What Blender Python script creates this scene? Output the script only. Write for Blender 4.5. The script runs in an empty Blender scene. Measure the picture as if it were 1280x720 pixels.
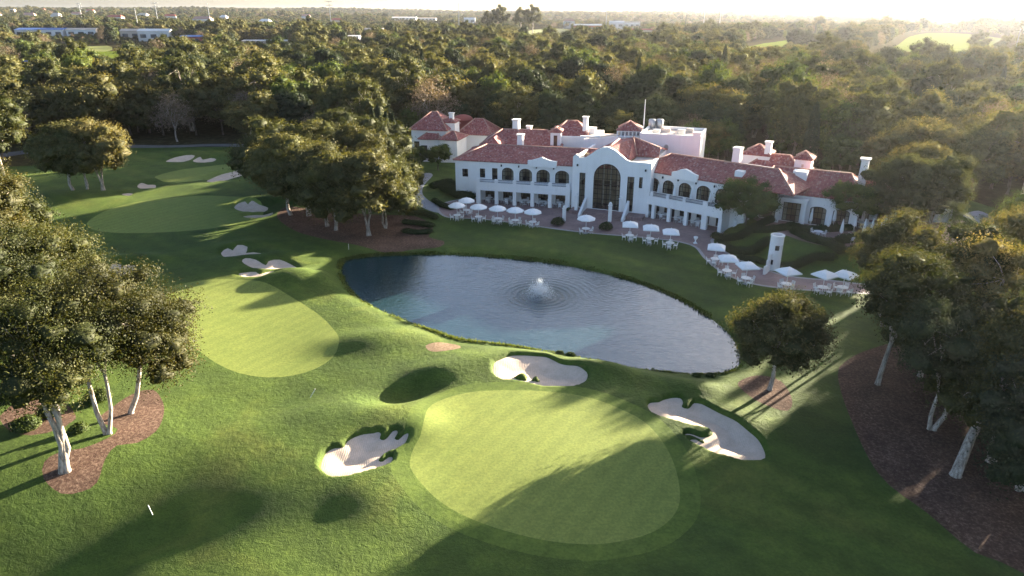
import bpy, bmesh, math, random
import numpy as np
from mathutils import Vector, Matrix
from mathutils.geometry import delaunay_2d_cdt

# ------------------------------------------------------------------ camera, sky, sun, exposure
scene = bpy.context.scene
R = math.radians
CAM_H, FPX, HOR = 28.0, 853.0, 13.0
PITCH = math.atan((360 - HOR) / FPX)
cam_d = bpy.data.cameras.new('camera'); cam = bpy.data.objects.new('camera', cam_d)
scene.collection.objects.link(cam); scene.camera = cam
cam.location = (0, 0, CAM_H); cam.rotation_euler = (R(90) - PITCH, 0, 0)
cam_d.sensor_width = 36.0; cam_d.lens = 36.0 * FPX / 1280.0
cam_d.clip_start = 0.5; cam_d.clip_end = 20000

SUN_AZ, SUN_EL = R(41), R(10.2)          # azimuth from +X towards +Y
sdir = Vector((math.cos(SUN_AZ) * math.cos(SUN_EL), math.sin(SUN_AZ) * math.cos(SUN_EL), math.sin(SUN_EL)))
world = bpy.data.worlds.new('World'); scene.world = world; world.use_nodes = True
wn = world.node_tree.nodes; wl = world.node_tree.links
sky = wn.new('ShaderNodeTexSky'); sky.sky_type = 'NISHITA'; sky.sun_disc = False
sky.sun_elevation = SUN_EL; sky.sun_rotation = R(90) - SUN_AZ
sky.air_density = 0.55; sky.dust_density = 2.0; sky.ozone_density = 0.8
bg = wn['Background']; bg.inputs['Strength'].default_value = 0.054
wl.new(sky.outputs[0], bg.inputs[0])
sun_d = bpy.data.lights.new('sun', 'SUN'); sun = bpy.data.objects.new('sun', sun_d); scene.collection.objects.link(sun)
sun_d.energy = 5.0; sun_d.angle = R(0.5); sun_d.color = (1.0, 0.86, 0.66)
sun.rotation_euler = sdir.to_track_quat('Z', 'Y').to_euler(); sun.location = (60, 60, 80)
vs = scene.view_settings
vs.view_transform = 'Standard'; vs.look = 'None'; vs.gamma = 1.0; vs.use_curve_mapping = False
vs.exposure = 3.2
cy = scene.cycles
cy.use_denoising = True; cy.max_bounces = 6; cy.diffuse_bounces = 3; cy.glossy_bounces = 3
cy.transmission_bounces = 4; cy.transparent_max_bounces = 6; cy.volume_bounces = 0
cy.use_adaptive_sampling = True; cy.adaptive_threshold = 0.015

rng = np.random.default_rng(7); random.seed(7)
C = scene.collection

# ------------------------------------------------------------------ survey helpers (photo bearing -> ground position)
_c, _s = math.cos(PITCH), math.sin(PITCH)
def ray(x, y):
    u = (x - 640) / FPX; v = (360 - y) / FPX
    return u, _c + v * _s, -_s + v * _c
def g(x, y, z=0.0):
    a, b, d = ray(x, y); t = (z - CAM_H) / d
    return (a * t, b * t)
def at(x, y, Y):
    a, b, d = ray(x, y); t = Y / b
    return Vector((a * t, Y, CAM_H + d * t))
def G(pts, z=0.0): return np.array([g(x, y, z) for x, y in pts])
def Z(pts, ox, oy, k): return [(ox + x / k, oy + y / k) for x, y in pts]     # zoomed sketch -> photo
def smooth_closed(P, step):
    P = np.asarray(P, float); n = len(P); out = []
    for i in range(n):
        p0, p1, p2, p3 = P[i - 1], P[i], P[(i + 1) % n], P[(i + 2) % n]
        m = max(2, int(np.linalg.norm(p2 - p1) / step))
        for j in range(m):
            t = j / m
            out.append(0.5 * (2 * p1 + (p2 - p0) * t + (2 * p0 - 5 * p1 + 4 * p2 - p3) * t * t + (3 * p1 - p0 - 3 * p2 + p3) * t ** 3))
    return np.array(out)
def inside(P, X):
    x, y = X[:, 0], X[:, 1]; r = np.zeros(len(X), bool); j = len(P) - 1
    bb = (x > P[:, 0].min()) & (x < P[:, 0].max()) & (y > P[:, 1].min()) & (y < P[:, 1].max())
    idx = np.where(bb)[0]; x, y = x[idx], y[idx]; q = np.zeros(len(idx), bool)
    for i in range(len(P)):
        xi, yi, xj, yj = P[i, 0], P[i, 1], P[j, 0], P[j, 1]
        if yi != yj: q ^= ((yi > y) != (yj > y)) & (x < (xj - xi) * (y - yi) / (yj - yi) + xi)
        j = i
    r[idx] = q
    return r
def sdist(P, X, reach):
    """signed distance, positive inside; +-reach where farther away than reach"""
    d = np.full(len(X), -float(reach))
    bb = np.where((X[:, 0] > P[:, 0].min() - reach) & (X[:, 0] < P[:, 0].max() + reach) & (X[:, 1] > P[:, 1].min() - reach) & (X[:, 1] < P[:, 1].max() + reach))[0]
    if not len(bb): return d
    Q = X[bb]; m = np.full(len(Q), 1e9)
    for i in range(len(P)):
        a = P[i - 1]; e = P[i] - a; L = max(e @ e, 1e-9)
        t = np.clip(((Q - a) @ e) / L, 0, 1)
        w = Q - a - t[:, None] * e
        m = np.minimum(m, (w * w).sum(1))
    m = np.minimum(np.sqrt(m), reach); ins = inside(P, Q)
    d[bb] = np.where(ins, m, -m)
    return d
def ss(t):
    t = np.clip(t, 0, 1); return t * t * (3 - 2 * t)

# ------------------------------------------------------------------ object helpers
def tag(o, label=None, cat=None, group=None, kind=None):
    if label: o['label'] = label
    if cat: o['category'] = cat
    if group: o['group'] = group
    if kind: o['kind'] = kind
    return o
def empty(name, loc=(0, 0, 0), rz=0.0, label=None, cat=None, group=None):
    o = bpy.data.objects.new(name, None); C.objects.link(o)
    o.location = loc; o.rotation_euler = (0, 0, rz); o.empty_display_size = 0.3
    return tag(o, label, cat, group)
def link(name, me, parent=None, world_coords=False):
    o = bpy.data.objects.new(name, me); C.objects.link(o)
    if parent is not None:
        o.parent = parent
        if world_coords:
            m = Matrix.Identity(4); p = parent
            while p is not None:
                m = (Matrix.LocRotScale(p.location, p.rotation_euler, p.scale)) if p.parent is None else m
                p = p.parent
            o.matrix_parent_inverse = m.inverted()
            if parent.parent is not None: o.matrix_parent_inverse = Matrix.Identity(4)
    return o
def copy_tree(o, parent=None):
    c = o.copy(); C.objects.link(c); c.parent = parent
    for ch in o.children: copy_tree(ch, c)
    return c

class MB:
    """collects faces and makes one mesh"""
    def __init__(s): s.v = []; s.f = []
    def face(s, pts):
        n = len(s.v); s.v += [tuple(p) for p in pts]; s.f.append(tuple(range(n, n + len(pts)))); return s
    def raw(s, v, f):
        n = len(s.v); s.v += [tuple(p) for p in v]; s.f += [tuple(i + n for i in q) for q in f]; return s
    def hexa(s, b, t):       # bottom quad, top quad (same winding, ccw from above)
        return s.raw(list(b) + list(t), [(3, 2, 1, 0), (4, 5, 6, 7), (0, 1, 5, 4), (1, 2, 6, 5), (2, 3, 7, 6), (3, 0, 4, 7)])
    def box(s, x0, x1, y0, y1, z0, z1, F=None):
        P = (lambda a, b, c: (a, b, c)) if F is None else F.P
        return s.hexa([P(x0, y0, z0), P(x1, y0, z0), P(x1, y1, z0), P(x0, y1, z0)], [P(x0, y0, z1), P(x1, y0, z1), P(x1, y1, z1), P(x0, y1, z1)])
    def lathe(s, prof, n=12, c=(0, 0, 0), arc=None, cap=True):
        v = []; f = []; m = len(prof); full = arc is None
        k = n if full else n + 1
        for i in range(k):
            a = (2 * math.pi * i / n) if full else arc[0] + (arc[1] - arc[0]) * i / n
            for r, z in prof: v.append((c[0] + r * math.cos(a), c[1] + r * math.sin(a), c[2] + z))
        for i in range(n):
            j = (i + 1) % k
            for q in range(m - 1): f.append((i * m + q, j * m + q, j * m + q + 1, i * m + q + 1))
        if cap and full:
            if prof[-1][0] > 1e-4: f.append(tuple(i * m + m - 1 for i in range(n)))
            if prof[0][0] > 1e-4: f.append(tuple(i * m for i in range(n))[::-1])
        return s.raw(v, f)
    def tube(s, pts, rad, n=6):
        pts = [Vector(p) for p in pts]; v = []; f = []; k = len(pts)
        for i, p in enumerate(pts):
            t = (pts[min(i + 1, k - 1)] - pts[max(i - 1, 0)]).normalized()
            a = t.cross(Vector((0.31, 0.77, 0.1)) if abs(t.z) > 0.6 else Vector((0, 0, 1))).normalized(); b = t.cross(a)
            for j in range(n):
                an = 2 * math.pi * j / n
                v.append(p + (a * math.cos(an) + b * math.sin(an)) * rad[i])
        for i in range(k - 1):
            for j in range(n):
                j2 = (j + 1) % n; f.append((i * n + j, i * n + j2, (i + 1) * n + j2, (i + 1) * n + j))
        f.append(tuple(range(n))[::-1]); f.append(tuple((k - 1) * n + j for j in range(n)))
        return s.raw(v, f)
    def mesh(s, name, mat, smooth=False, uv=False):
        me = bpy.data.meshes.new(name); me.from_pydata(s.v, [], s.f); me.materials.append(mat)
        me.validate()
        if smooth: me.shade_smooth()
        if uv:
            L = me.uv_layers.new(name='UVMap')
            for p in me.polygons:
                n = p.normal; h = Vector((-n.y, n.x, 0))
                h = h.normalized() if h.length > 1e-3 else Vector((1, 0, 0)); w = n.cross(h)
                for li in p.loop_indices:
                    c = me.vertices[me.loops[li].vertex_index].co; L.data[li].uv = (c.dot(h), c.dot(w))
        me.update()
        return me
    def build(s, name, mat, parent=None, smooth=False, uv=False):
        return link(name, s.mesh(name, mat, smooth, uv), parent, True)

class Frame:
    """a wall line in plan: s along the front, o towards the back"""
    def __init__(s, x, y, head, z=0.0):
        s.o = Vector((x, y, z)); s.u = Vector((math.cos(R(head)), math.sin(R(head)), 0)); s.n = Vector((-s.u.y, s.u.x, 0))
    def P(s, a, o, z): return s.o + s.u * a + s.n * o + Vector((0, 0, z))

# ------------------------------------------------------------------ materials
def mat(name):
    m = bpy.data.materials.new(name); m.use_nodes = True; nt = m.node_tree
    return m, nt.nodes, nt.links, nt.nodes['Principled BSDF']
def noise(N, L, scale, detail=4, co=None, rough=0.55, dist=0.0):
    n = N.new('ShaderNodeTexNoise'); n.inputs['Scale'].default_value = scale; n.inputs['Detail'].default_value = detail
    n.inputs['Roughness'].default_value = rough; n.inputs['Distortion'].default_value = dist
    if co is not None: L.new(co, n.inputs['Vector'])
    return n.outputs[0]
def ramp(N, L, fac, stops):
    r = N.new('ShaderNodeValToRGB'); e = r.color_ramp.elements
    while len(e) < len(stops): e.new(0.5)
    for i, (p, c) in enumerate(stops): e[i].position = p; e[i].color = (*c, 1)
    L.new(fac, r.inputs[0]); return r.outputs[0]
def mixc(N, L, fac, a, b, mode='MIX'):
    m = N.new('ShaderNodeMix'); m.data_type = 'RGBA'; m.blend_type = mode
    for sock, v in ((m.inputs[0], fac), (m.inputs[6], a), (m.inputs[7], b)):
        if isinstance(v, (int, float)): sock.default_value = v
        elif isinstance(v, tuple): sock.default_value = (*v, 1)
        else: L.new(v, sock)
    return m.outputs[2]
def math_(N, L, op, a, b=0.0, c=0.0):
    m = N.new('ShaderNodeMath'); m.operation = op
    for i, v in enumerate((a, b, c)):
        if isinstance(v, (int, float)): m.inputs[i].default_value = v
        else: L.new(v, m.inputs[i])
    return m.outputs[0]
def bump(N, L, B, h, strength, dist):
    b = N.new('ShaderNodeBump'); b.inputs['Strength'].default_value = strength; b.inputs['Distance'].default_value = dist
    L.new(h, b.inputs['Height'])
    prev = B.inputs['Normal'].links
    if prev: L.new(prev[0].from_socket, b.inputs['Normal'])
    L.new(b.outputs[0], B.inputs['Normal'])
def pos(N):
    return N.new('ShaderNodeNewGeometry').outputs['Position']
def simple(name, col, rough=0.7, vary=0.0, vs_=3.0, metal=0.0, spec=0.3):
    m, N, L, B = mat(name); B.inputs['Roughness'].default_value = rough; B.inputs['Metallic'].default_value = metal
    B.inputs['Specular IOR Level'].default_value = spec
    if vary:
        f = noise(N, L, vs_, 5, pos(N)); lo = tuple(c * (1 - vary) for c in col); hi = tuple(min(1, c * (1 + vary)) for c in col)
        L.new(ramp(N, L, f, [(0.3, lo), (0.7, hi)]), B.inputs['Base Color'])
    else: B.inputs['Base Color'].default_value = (*col, 1)
    return m

def grass(name, c0, c1, c2, tuft, bs, stripe=None, fine=14.0, sheen=0.03, calm=1.0):
    m, N, L, B = mat(name); p = pos(N)
    big = noise(N, L, 0.09, 4, p, 0.6, 0.6); mid = noise(N, L, 0.7, 5, p, 0.65); sm = noise(N, L, 5.0, 5, p, 0.7)
    col = ramp(N, L, big, [(0.32, c0), (0.55, c1), (0.75, c2)])
    k = ramp(N, L, mid, [(0.25, (1 - .36 * calm, 1 - .32 * calm, 1 - .36 * calm)), (0.5, (0.97, 0.97, 0.97)), (0.78, (1 + .4 * calm, 1 + .3 * calm, 1 + .18 * calm))])
    col = mixc(N, L, 1.0, col, k, 'MULTIPLY')
    k2 = ramp(N, L, sm, [(0.3, (0.74, 0.76, 0.74)), (0.7, (1.26, 1.24, 1.2))])
    col = mixc(N, L, 1.0, col, k2, 'MULTIPLY')
    if stripe:
        ang, wid, amt = stripe
        x = N.new('ShaderNodeVectorRotate'); x.rotation_type = 'Z_AXIS'; x.inputs['Angle'].default_value = R(ang); L.new(p, x.inputs[0])
        w = N.new('ShaderNodeTexWave'); w.wave_type = 'BANDS'; w.bands_direction = 'X'; w.inputs['Scale'].default_value = 0.314 / wid; w.inputs['Distortion'].default_value = 1.2
        w.inputs['Detail'].default_value = 2; w.inputs['Detail Scale'].default_value = 0.4
        L.new(x.outputs[0], w.inputs[0])
        col = mixc(N, L, 1.0, col, ramp(N, L, w.outputs[0], [(0.2, (1 - amt,) * 3), (0.8, (1 + amt,) * 3)]), 'MULTIPLY')
    L.new(col, B.inputs['Base Color']); B.inputs['Roughness'].default_value = 0.85; B.inputs['Specular IOR Level'].default_value = 0.15
    B.inputs['Sheen Weight'].default_value = sheen; B.inputs['Sheen Roughness'].default_value = 0.6; B.inputs['Sheen Tint'].default_value = (0.62, 0.80, 0.18, 1)
    bump(N, L, B, noise(N, L, tuft, 4, p, 0.7, 0.4), bs, 0.13)
    bump(N, L, B, noise(N, L, fine, 3, p, 0.7), bs * 0.9, 0.05)
    return m
M = {}
M['fairway'] = grass('fairway_grass', (0.034, 0.062, 0.013), (0.056, 0.089, 0.015), (0.098, 0.114, 0.024), 2.2, 0.7, (-52, 3.4, 0.07))
M['green'] = grass('putting_green_grass', (0.140, 0.180, 0.042), (0.158, 0.194, 0.046), (0.172, 0.200, 0.050), 3.0, 0.10, (34, 1.3, 0.04), 22, 0.03, 0.35)
M['collar'] = grass('collar_grass', (0.068, 0.108, 0.018), (0.082, 0.122, 0.022), (0.098, 0.130, 0.028), 3.0, 0.25)
M['far_grass'] = grass('far_fairway_grass', (0.10, 0.14, 0.025), (0.12, 0.155, 0.03), (0.14, 0.16, 0.035), 1.0, 0.0, None, 14.0, 0.0)
M['far_grass'].node_tree.nodes['Principled BSDF'].inputs['Specular IOR Level'].default_value = 0.0
M['olive_field'] = grass('meadow_grass', (0.10, 0.12, 0.03), (0.13, 0.13, 0.035), (0.15, 0.14, 0.05), 1.0, 0.3)

def soil(name, a, b, c, sc=5.0):
    m, N, L, B = mat(name); p = pos(N)
    f = noise(N, L, sc, 8, p, 0.75); f2 = noise(N, L, 0.5, 4, p)
    col = ramp(N, L, f, [(0.3, a), (0.5, b), (0.68, c)])
    col = mixc(N, L, 1.0, col, ramp(N, L, f2, [(0.3, (0.75, 0.75, 0.75)), (0.7, (1.2, 1.2, 1.2))]), 'MULTIPLY')
    L.new(col, B.inputs['Base Color']); B.inputs['Roughness'].default_value = 0.95; B.inputs['Specular IOR Level'].default_value = 0.1
    bump(N, L, B, f, 0.8, 0.06)
    return m
M['mulch'] = soil('bark_mulch', (0.045, 0.026, 0.018), (0.095, 0.058, 0.042), (0.22, 0.155, 0.115))
M['dirt'] = soil('dry_earth', (0.13, 0.085, 0.05), (0.20, 0.14, 0.09), (0.30, 0.23, 0.16))
M['forest_floor'] = soil('leaf_litter', (0.030, 0.028, 0.014), (0.055, 0.048, 0.024), (0.09, 0.075, 0.04), 0.8)
M['forest_floor'].node_tree.nodes['Principled BSDF'].inputs['Specular IOR Level'].default_value = 0.0
M['mud'] = soil('pond_mud', (0.012, 0.016, 0.012), (0.020, 0.024, 0.016), (0.04, 0.04, 0.025))
def sand_mat():
    m, N, L, B = mat('bunker_sand'); p = pos(N)
    f = noise(N, L, 1.2, 6, p, 0.6); f2 = noise(N, L, 9, 6, p, 0.7)
    col = ramp(N, L, f, [(0.3, (0.50, 0.40, 0.31)), (0.7, (0.62, 0.50, 0.40))])
    col = mixc(N, L, 1.0, col, ramp(N, L, f2, [(0.3, (0.86, 0.86, 0.86)), (0.65, (1.06, 1.06, 1.06))]), 'MULTIPLY')
    L.new(col, B.inputs['Base Color']); B.inputs['Roughness'].default_value = 0.95; B.inputs['Specular IOR Level'].default_value = 0.1
    x = N.new('ShaderNodeTexWave'); x.inputs['Scale'].default_value = 2.2; x.inputs['Distortion'].default_value = 7; x.inputs['Detail'].default_value = 2; x.inputs['Detail Scale'].default_value = 0.35
    L.new(p, x.inputs[0])
    bump(N, L, B, x.outputs[0], 0.22, 0.03); bump(N, L, B, f2, 0.3, 0.04)
    return m
M['sand'] = sand_mat()
def paving_mat(name, a, b, sc):
    m, N, L, B = mat(name); p = pos(N)
    br = N.new('ShaderNodeTexBrick'); br.inputs['Scale'].default_value = sc; br.inputs['Mortar Size'].default_value = 0.018
    br.inputs['Color1'].default_value = (*a, 1); br.inputs['Color2'].default_value = (*b, 1); br.inputs['Mortar'].default_value = (a[0] * 0.6, a[1] * 0.6, a[2] * 0.6, 1)
    L.new(p, br.inputs['Vector'])
    f = noise(N, L, 0.35, 5, p)
    col = mixc(N, L, 1.0, br.outputs[0], ramp(N, L, f, [(0.3, (0.72, 0.72, 0.72)), (0.7, (1.2, 1.2, 1.2))]), 'MULTIPLY')
    L.new(col, B.inputs['Base Color']); B.inputs['Roughness'].default_value = 0.7
    return m
M['paving'] = paving_mat('terrace_paving', (0.30, 0.20, 0.18), (0.24, 0.155, 0.14), 1.6)
M['edge_paving'] = simple('pale_edge_paving', (0.36, 0.33, 0.32), 0.8, 0.15, 1.5)
M['path'] = simple('concrete_path', (0.30, 0.31, 0.33), 0.8, 0.15, 0.8)
M['asphalt'] = simple('cart_road_asphalt', (0.11, 0.11, 0.115), 0.85, 0.2, 0.6)
def stucco_mat():
    m, N, L, B = mat('white_stucco'); p = pos(N)
    f = noise(N, L, 0.5, 6, p, 0.6); f2 = noise(N, L, 6, 5, p)
    col = ramp(N, L, f, [(0.3, (0.78, 0.765, 0.735)), (0.7, (0.84, 0.825, 0.80))])
    x = N.new('ShaderNodeMapping'); x.inputs['Scale'].default_value = (1.6, 1.6, 0.10); L.new(p, x.inputs[0])
    st = noise(N, L, 1.5, 5, x.outputs[0], 0.7)
    col = mixc(N, L, 1.0, col, ramp(N, L, st, [(0.25, (0.93, 0.925, 0.915)), (0.5, (1, 1, 1))]), 'MULTIPLY')
    L.new(col, B.inputs['Base Color']); B.inputs['Roughness'].default_value = 0.85; B.inputs['Specular IOR Level'].default_value = 0.2
    bump(N, L, B, f2, 0.12, 0.02)
    return m
M['stucco'] = stucco_mat()
def tile_mat():
    m, N, L, B = mat('clay_barrel_tiles')
    uv = N.new('ShaderNodeUVMap').outputs[0]
    sep = N.new('ShaderNodeSeparateXYZ'); L.new(uv, sep.inputs[0])
    fx = math_(N, L, 'MULTIPLY', sep.outputs[0], 1 / 0.24); fy = math_(N, L, 'MULTIPLY', sep.outputs[1], 1 / 0.30)
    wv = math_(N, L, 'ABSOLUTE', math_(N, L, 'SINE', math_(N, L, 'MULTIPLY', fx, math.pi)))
    cell = N.new('ShaderNodeCombineXYZ'); L.new(math_(N, L, 'FLOOR', fx), cell.inputs[0]); L.new(math_(N, L, 'FLOOR', fy), cell.inputs[1])
    wh = N.new('ShaderNodeTexWhiteNoise'); wh.noise_dimensions = '3D'; L.new(cell.outputs[0], wh.inputs[0])
    col = ramp(N, L, wh.outputs[0], [(0.0, (0.24, 0.070, 0.066)), (0.35, (0.33, 0.105, 0.092)), (0.62, (0.36, 0.125, 0.102)), (0.86, (0.39, 0.165, 0.14)), (0.97, (0.43, 0.24, 0.215))])
    col = mixc(N, L, 1.0, col, ramp(N, L, noise(N, L, 0.6, 5, pos(N), 0.7), [(0.3, (0.78, 0.76, 0.78)), (0.7, (1.18, 1.15, 1.15))]), 'MULTIPLY')
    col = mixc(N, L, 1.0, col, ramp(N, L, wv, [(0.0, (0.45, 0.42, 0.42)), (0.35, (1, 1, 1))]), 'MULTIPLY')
    L.new(col, B.inputs['Base Color']); B.inputs['Roughness'].default_value = 0.7; B.inputs['Specular IOR Level'].default_value = 0.3
    bump(N, L, B, wv, 0.9, 0.08)
    bump(N, L, B, math_(N, L, 'FRACT', fy), 0.6, 0.04)
    return m
M['tile'] = tile_mat()
M['ridge'] = simple('ridge_cap_clay', (0.42, 0.24, 0.19), 0.8, 0.3, 4)
def glass_mat():
    m, N, L, B = mat('window_glass')
    B.inputs['Base Color'].default_value = (0.020, 0.024, 0.024, 1); B.inputs['Roughness'].default_value = 0.06; B.inputs['IOR'].default_value = 1.5
    t = N.new('ShaderNodeBsdfTransparent'); t.inputs[0].default_value = (0.92, 0.94, 0.92, 1)
    mx = N.new('ShaderNodeMixShader'); mx.inputs[0].default_value = 0.35
    L.new(t.outputs[0], mx.inputs[1]); L.new(B.outputs[0], mx.inputs[2]); L.new(mx.outputs[0], N['Material Output'].inputs[0])
    return m
M['glass'] = glass_mat()
M['bronze'] = simple('dark_bronze_frames', (0.045, 0.035, 0.028), 0.5, 0.2, 3)
M['room'] = simple('warm_room_wall', (0.50, 0.40, 0.27), 0.8, 0.3, 0.8)
M['wood'] = simple('brown_wood_doors', (0.11, 0.06, 0.035), 0.6, 0.3, 2)
M['curtain'] = simple('pale_curtain', (0.62, 0.57, 0.46), 0.9, 0.1, 4)
M['white'] = simple('white_paint', (0.80, 0.80, 0.79), 0.5, 0.05, 3)
M['canvas'] = simple('white_canvas', (0.82, 0.82, 0.80), 0.9, 0.06, 2)
M['metal'] = simple('grey_metal', (0.35, 0.36, 0.37), 0.4, 0.1, 2, 0.7)
M['dark'] = simple('dark_metal', (0.04, 0.042, 0.05), 0.5)
M['blue_cloth'] = simple('blue_cushion', (0.05, 0.07, 0.16), 0.9, 0.2)
M['flat_roof'] = simple('pale_roof_membrane', (0.55, 0.46, 0.40), 0.9, 0.25, 0.5)
M['red_flat'] = simple('red_sheet_roof', (0.38, 0.10, 0.07), 0.7, 0.2, 0.1)
M['blue_flat'] = simple('blue_sheet_roof', (0.10, 0.18, 0.40), 0.6, 0.2, 0.1)
M['beige'] = simple('beige_render', (0.56, 0.47, 0.38), 0.9, 0.1, 0.1)
M['far_white'] = simple('far_white_render', (0.72, 0.70, 0.66), 0.9, 0.12, 0.1)
M['far_glass'] = simple('far_dark_glass', (0.06, 0.08, 0.10), 0.25)
def bark(name, a, b):
    m, N, L, B = mat(name); tc = N.new('ShaderNodeTexCoord').outputs['Object']
    mp = N.new('ShaderNodeMapping'); mp.inputs['Scale'].default_value = (3, 3, 0.8); L.new(tc, mp.inputs[0])
    f = noise(N, L, 2.0, 6, mp.outputs[0], 0.7)
    L.new(ramp(N, L, f, [(0.35, a), (0.62, b)]), B.inputs['Base Color']); B.inputs['Roughness'].default_value = 0.9
    bump(N, L, B, f, 0.5, 0.05)
    return m
M['pale_bark'] = bark('pale_bark', (0.13, 0.10, 0.075), (0.46, 0.41, 0.35))
M['brown_bark'] = bark('brown_bark', (0.06, 0.045, 0.032), (0.17, 0.13, 0.10))
def leaf(name, dark, midc, light, trans=0.22, hue=0.5):
    dark, midc, light = [tuple(c * 0.80 for c in q) for q in (dark, midc, light)]
    m, N, L, B = mat(name)
    a = N.new('ShaderNodeAttribute'); a.attribute_name = 'tint'
    rnd = N.new('ShaderNodeObjectInfo').outputs['Random']
    f = math_(N, L, 'ADD', a.outputs['Fac'], math_(N, L, 'MULTIPLY', math_(N, L, 'SUBTRACT', rnd, 0.5), hue))
    col = ramp(N, L, f, [(0.1, dark), (0.5, midc), (0.92, light)])
    N.remove(B)
    d = N.new('ShaderNodeBsdfDiffuse'); t = N.new('ShaderNodeBsdfTranslucent'); gl = N.new('ShaderNodeBsdfGlossy')
    L.new(col, d.inputs[0])
    tc = mixc(N, L, 1.0, col, (1.35, 1.25, 0.6), 'MULTIPLY'); L.new(tc, t.inputs[0])
    gl.inputs['Roughness'].default_value = 0.65; gl.inputs[0].default_value = (0.9, 0.9, 0.9, 1)
    m1 = N.new('ShaderNodeMixShader'); m1.inputs[0].default_value = trans; L.new(d.outputs[0], m1.inputs[1]); L.new(t.outputs[0], m1.inputs[2])
    m2 = N.new('ShaderNodeMixShader'); m2.inputs[0].default_value = 0.015; L.new(m1.outputs[0], m2.inputs[1]); L.new(gl.outputs[0], m2.inputs[2])
    L.new(m2.outputs[0], N['Material Output'].inputs[0])
    return m
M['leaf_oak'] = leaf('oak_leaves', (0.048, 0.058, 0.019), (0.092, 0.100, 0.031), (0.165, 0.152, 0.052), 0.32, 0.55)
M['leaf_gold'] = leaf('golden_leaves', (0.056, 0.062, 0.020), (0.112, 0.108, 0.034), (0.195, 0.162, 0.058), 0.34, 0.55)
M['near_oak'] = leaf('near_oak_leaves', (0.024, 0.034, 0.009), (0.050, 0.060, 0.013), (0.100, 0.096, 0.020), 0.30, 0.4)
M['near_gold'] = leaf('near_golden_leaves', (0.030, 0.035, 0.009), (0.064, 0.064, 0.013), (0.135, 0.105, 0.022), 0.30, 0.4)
M['leaf_green'] = leaf('green_leaves', (0.038, 0.062, 0.015), (0.076, 0.112, 0.024), (0.15, 0.18, 0.04), 0.34, 0.6)
M['leaf_grey'] = leaf('grey_twigs', (0.11, 0.085, 0.06), (0.20, 0.155, 0.115), (0.30, 0.23, 0.18), 0.2)
M['leaf_dark'] = leaf('dark_evergreen_leaves', (0.020, 0.032, 0.014), (0.040, 0.058, 0.022), (0.075, 0.085, 0.03), 0.2)
M['leaf_hedge'] = leaf('hedge_leaves', (0.022, 0.040, 0.012), (0.040, 0.068, 0.018), (0.070, 0.10, 0.028), 0.25, 0.3)
M['leaf_palm'] = leaf('palm_fronds', (0.05, 0.07, 0.02), (0.10, 0.12, 0.035), (0.19, 0.19, 0.06))
def water_mat(fx, fy):
    m, N, L, B = mat('pond_water'); p = pos(N)
    B.inputs['Base Color'].default_value = (0.015, 0.042, 0.050, 1); B.inputs['Roughness'].default_value = 0.04; B.inputs['IOR'].default_value = 1.9
    mp = N.new('ShaderNodeMapping'); mp.inputs['Rotation'].default_value = (0, 0, R(25)); mp.inputs['Scale'].default_value = (1.0, 2.0, 1.0); L.new(p, mp.inputs[0])
    bump(N, L, B, noise(N, L, 1.7, 3, mp.outputs[0], 0.6, 0.5), 0.75, 0.06)
    bump(N, L, B, noise(N, L, 4.5, 2, mp.outputs[0], 0.5, 0.3), 0.35, 0.02)
    bump(N, L, B, noise(N, L, 0.35, 3, p, 0.5), 0.25, 0.20)
    # rings spreading from the fountain
    sub = N.new('ShaderNodeVectorMath'); sub.operation = 'SUBTRACT'; L.new(p, sub.inputs[0]); sub.inputs[1].default_value = (fx, fy, -0.5)
    ln = N.new('ShaderNodeVectorMath'); ln.operation = 'LENGTH'; L.new(sub.outputs[0], ln.inputs[0])
    w = math_(N, L, 'SINE', math_(N, L, 'MULTIPLY', ln.outputs['Value'], 9.0))
    amp = math_(N, L, 'DIVIDE', 1.0, math_(N, L, 'ADD', 1.0, math_(N, L, 'POWER', math_(N, L, 'MULTIPLY', ln.outputs['Value'], 0.32), 3.0)))
    ch = noise(N, L, 6.0, 3, p)
    bump(N, L, B, math_(N, L, 'MULTIPLY', math_(N, L, 'ADD', w, math_(N, L, 'MULTIPLY', ch, 4.0)), amp), 0.7, 0.05)
    return m
FOUNT = g(675, 370, -0.5)
M['water'] = water_mat(*FOUNT)
def spray_mat():
    m, N, L, B = mat('water_spray'); N.remove(B)
    d = N.new('ShaderNodeBsdfDiffuse'); d.inputs[0].default_value = (0.9, 0.93, 0.95, 1)
    t = N.new('ShaderNodeBsdfTranslucent'); t.inputs[0].default_value = (0.9, 0.93, 0.95, 1)
    a = N.new('ShaderNodeMixShader'); a.inputs[0].default_value = 0.5; L.new(d.outputs[0], a.inputs[1]); L.new(t.outputs[0], a.inputs[2])
    L.new(a.outputs[0], N['Material Output'].inputs[0])
    return m
M['spray'] = spray_mat()


# ------------------------------------------------------------------ outlines on the ground
WATER_Z = -0.5
pond = smooth_closed(G([(427, 338), (433, 326), (470, 321), (520, 319), (560, 319), (600, 321), (650, 325), (700, 331), (740, 339), (780, 349), (820, 362), (855, 378), (885, 397), (905, 412), (918, 428), (925, 446), (921, 459), (903, 467), (870, 468), (840, 466), (800, 461), (760, 454), (715, 447), (680, 440), (640, 433), (600, 428), (572, 424), (540, 413), (505, 400), (475, 387), (450, 373), (434, 357)], WATER_Z), 0.8)
green1 = smooth_closed(G([(513, 587), (516, 565), (526, 548), (531, 530), (535, 515), (547, 504), (570, 495), (600, 490), (650, 489), (700, 492), (740, 499), (775, 512), (805, 528), (828, 552), (843, 580), (850, 610), (848, 632), (836, 650), (815, 665), (785, 675), (745, 681), (700, 679), (660, 672), (620, 661), (585, 648), (555, 632), (532, 613)]), 0.5)
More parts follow.
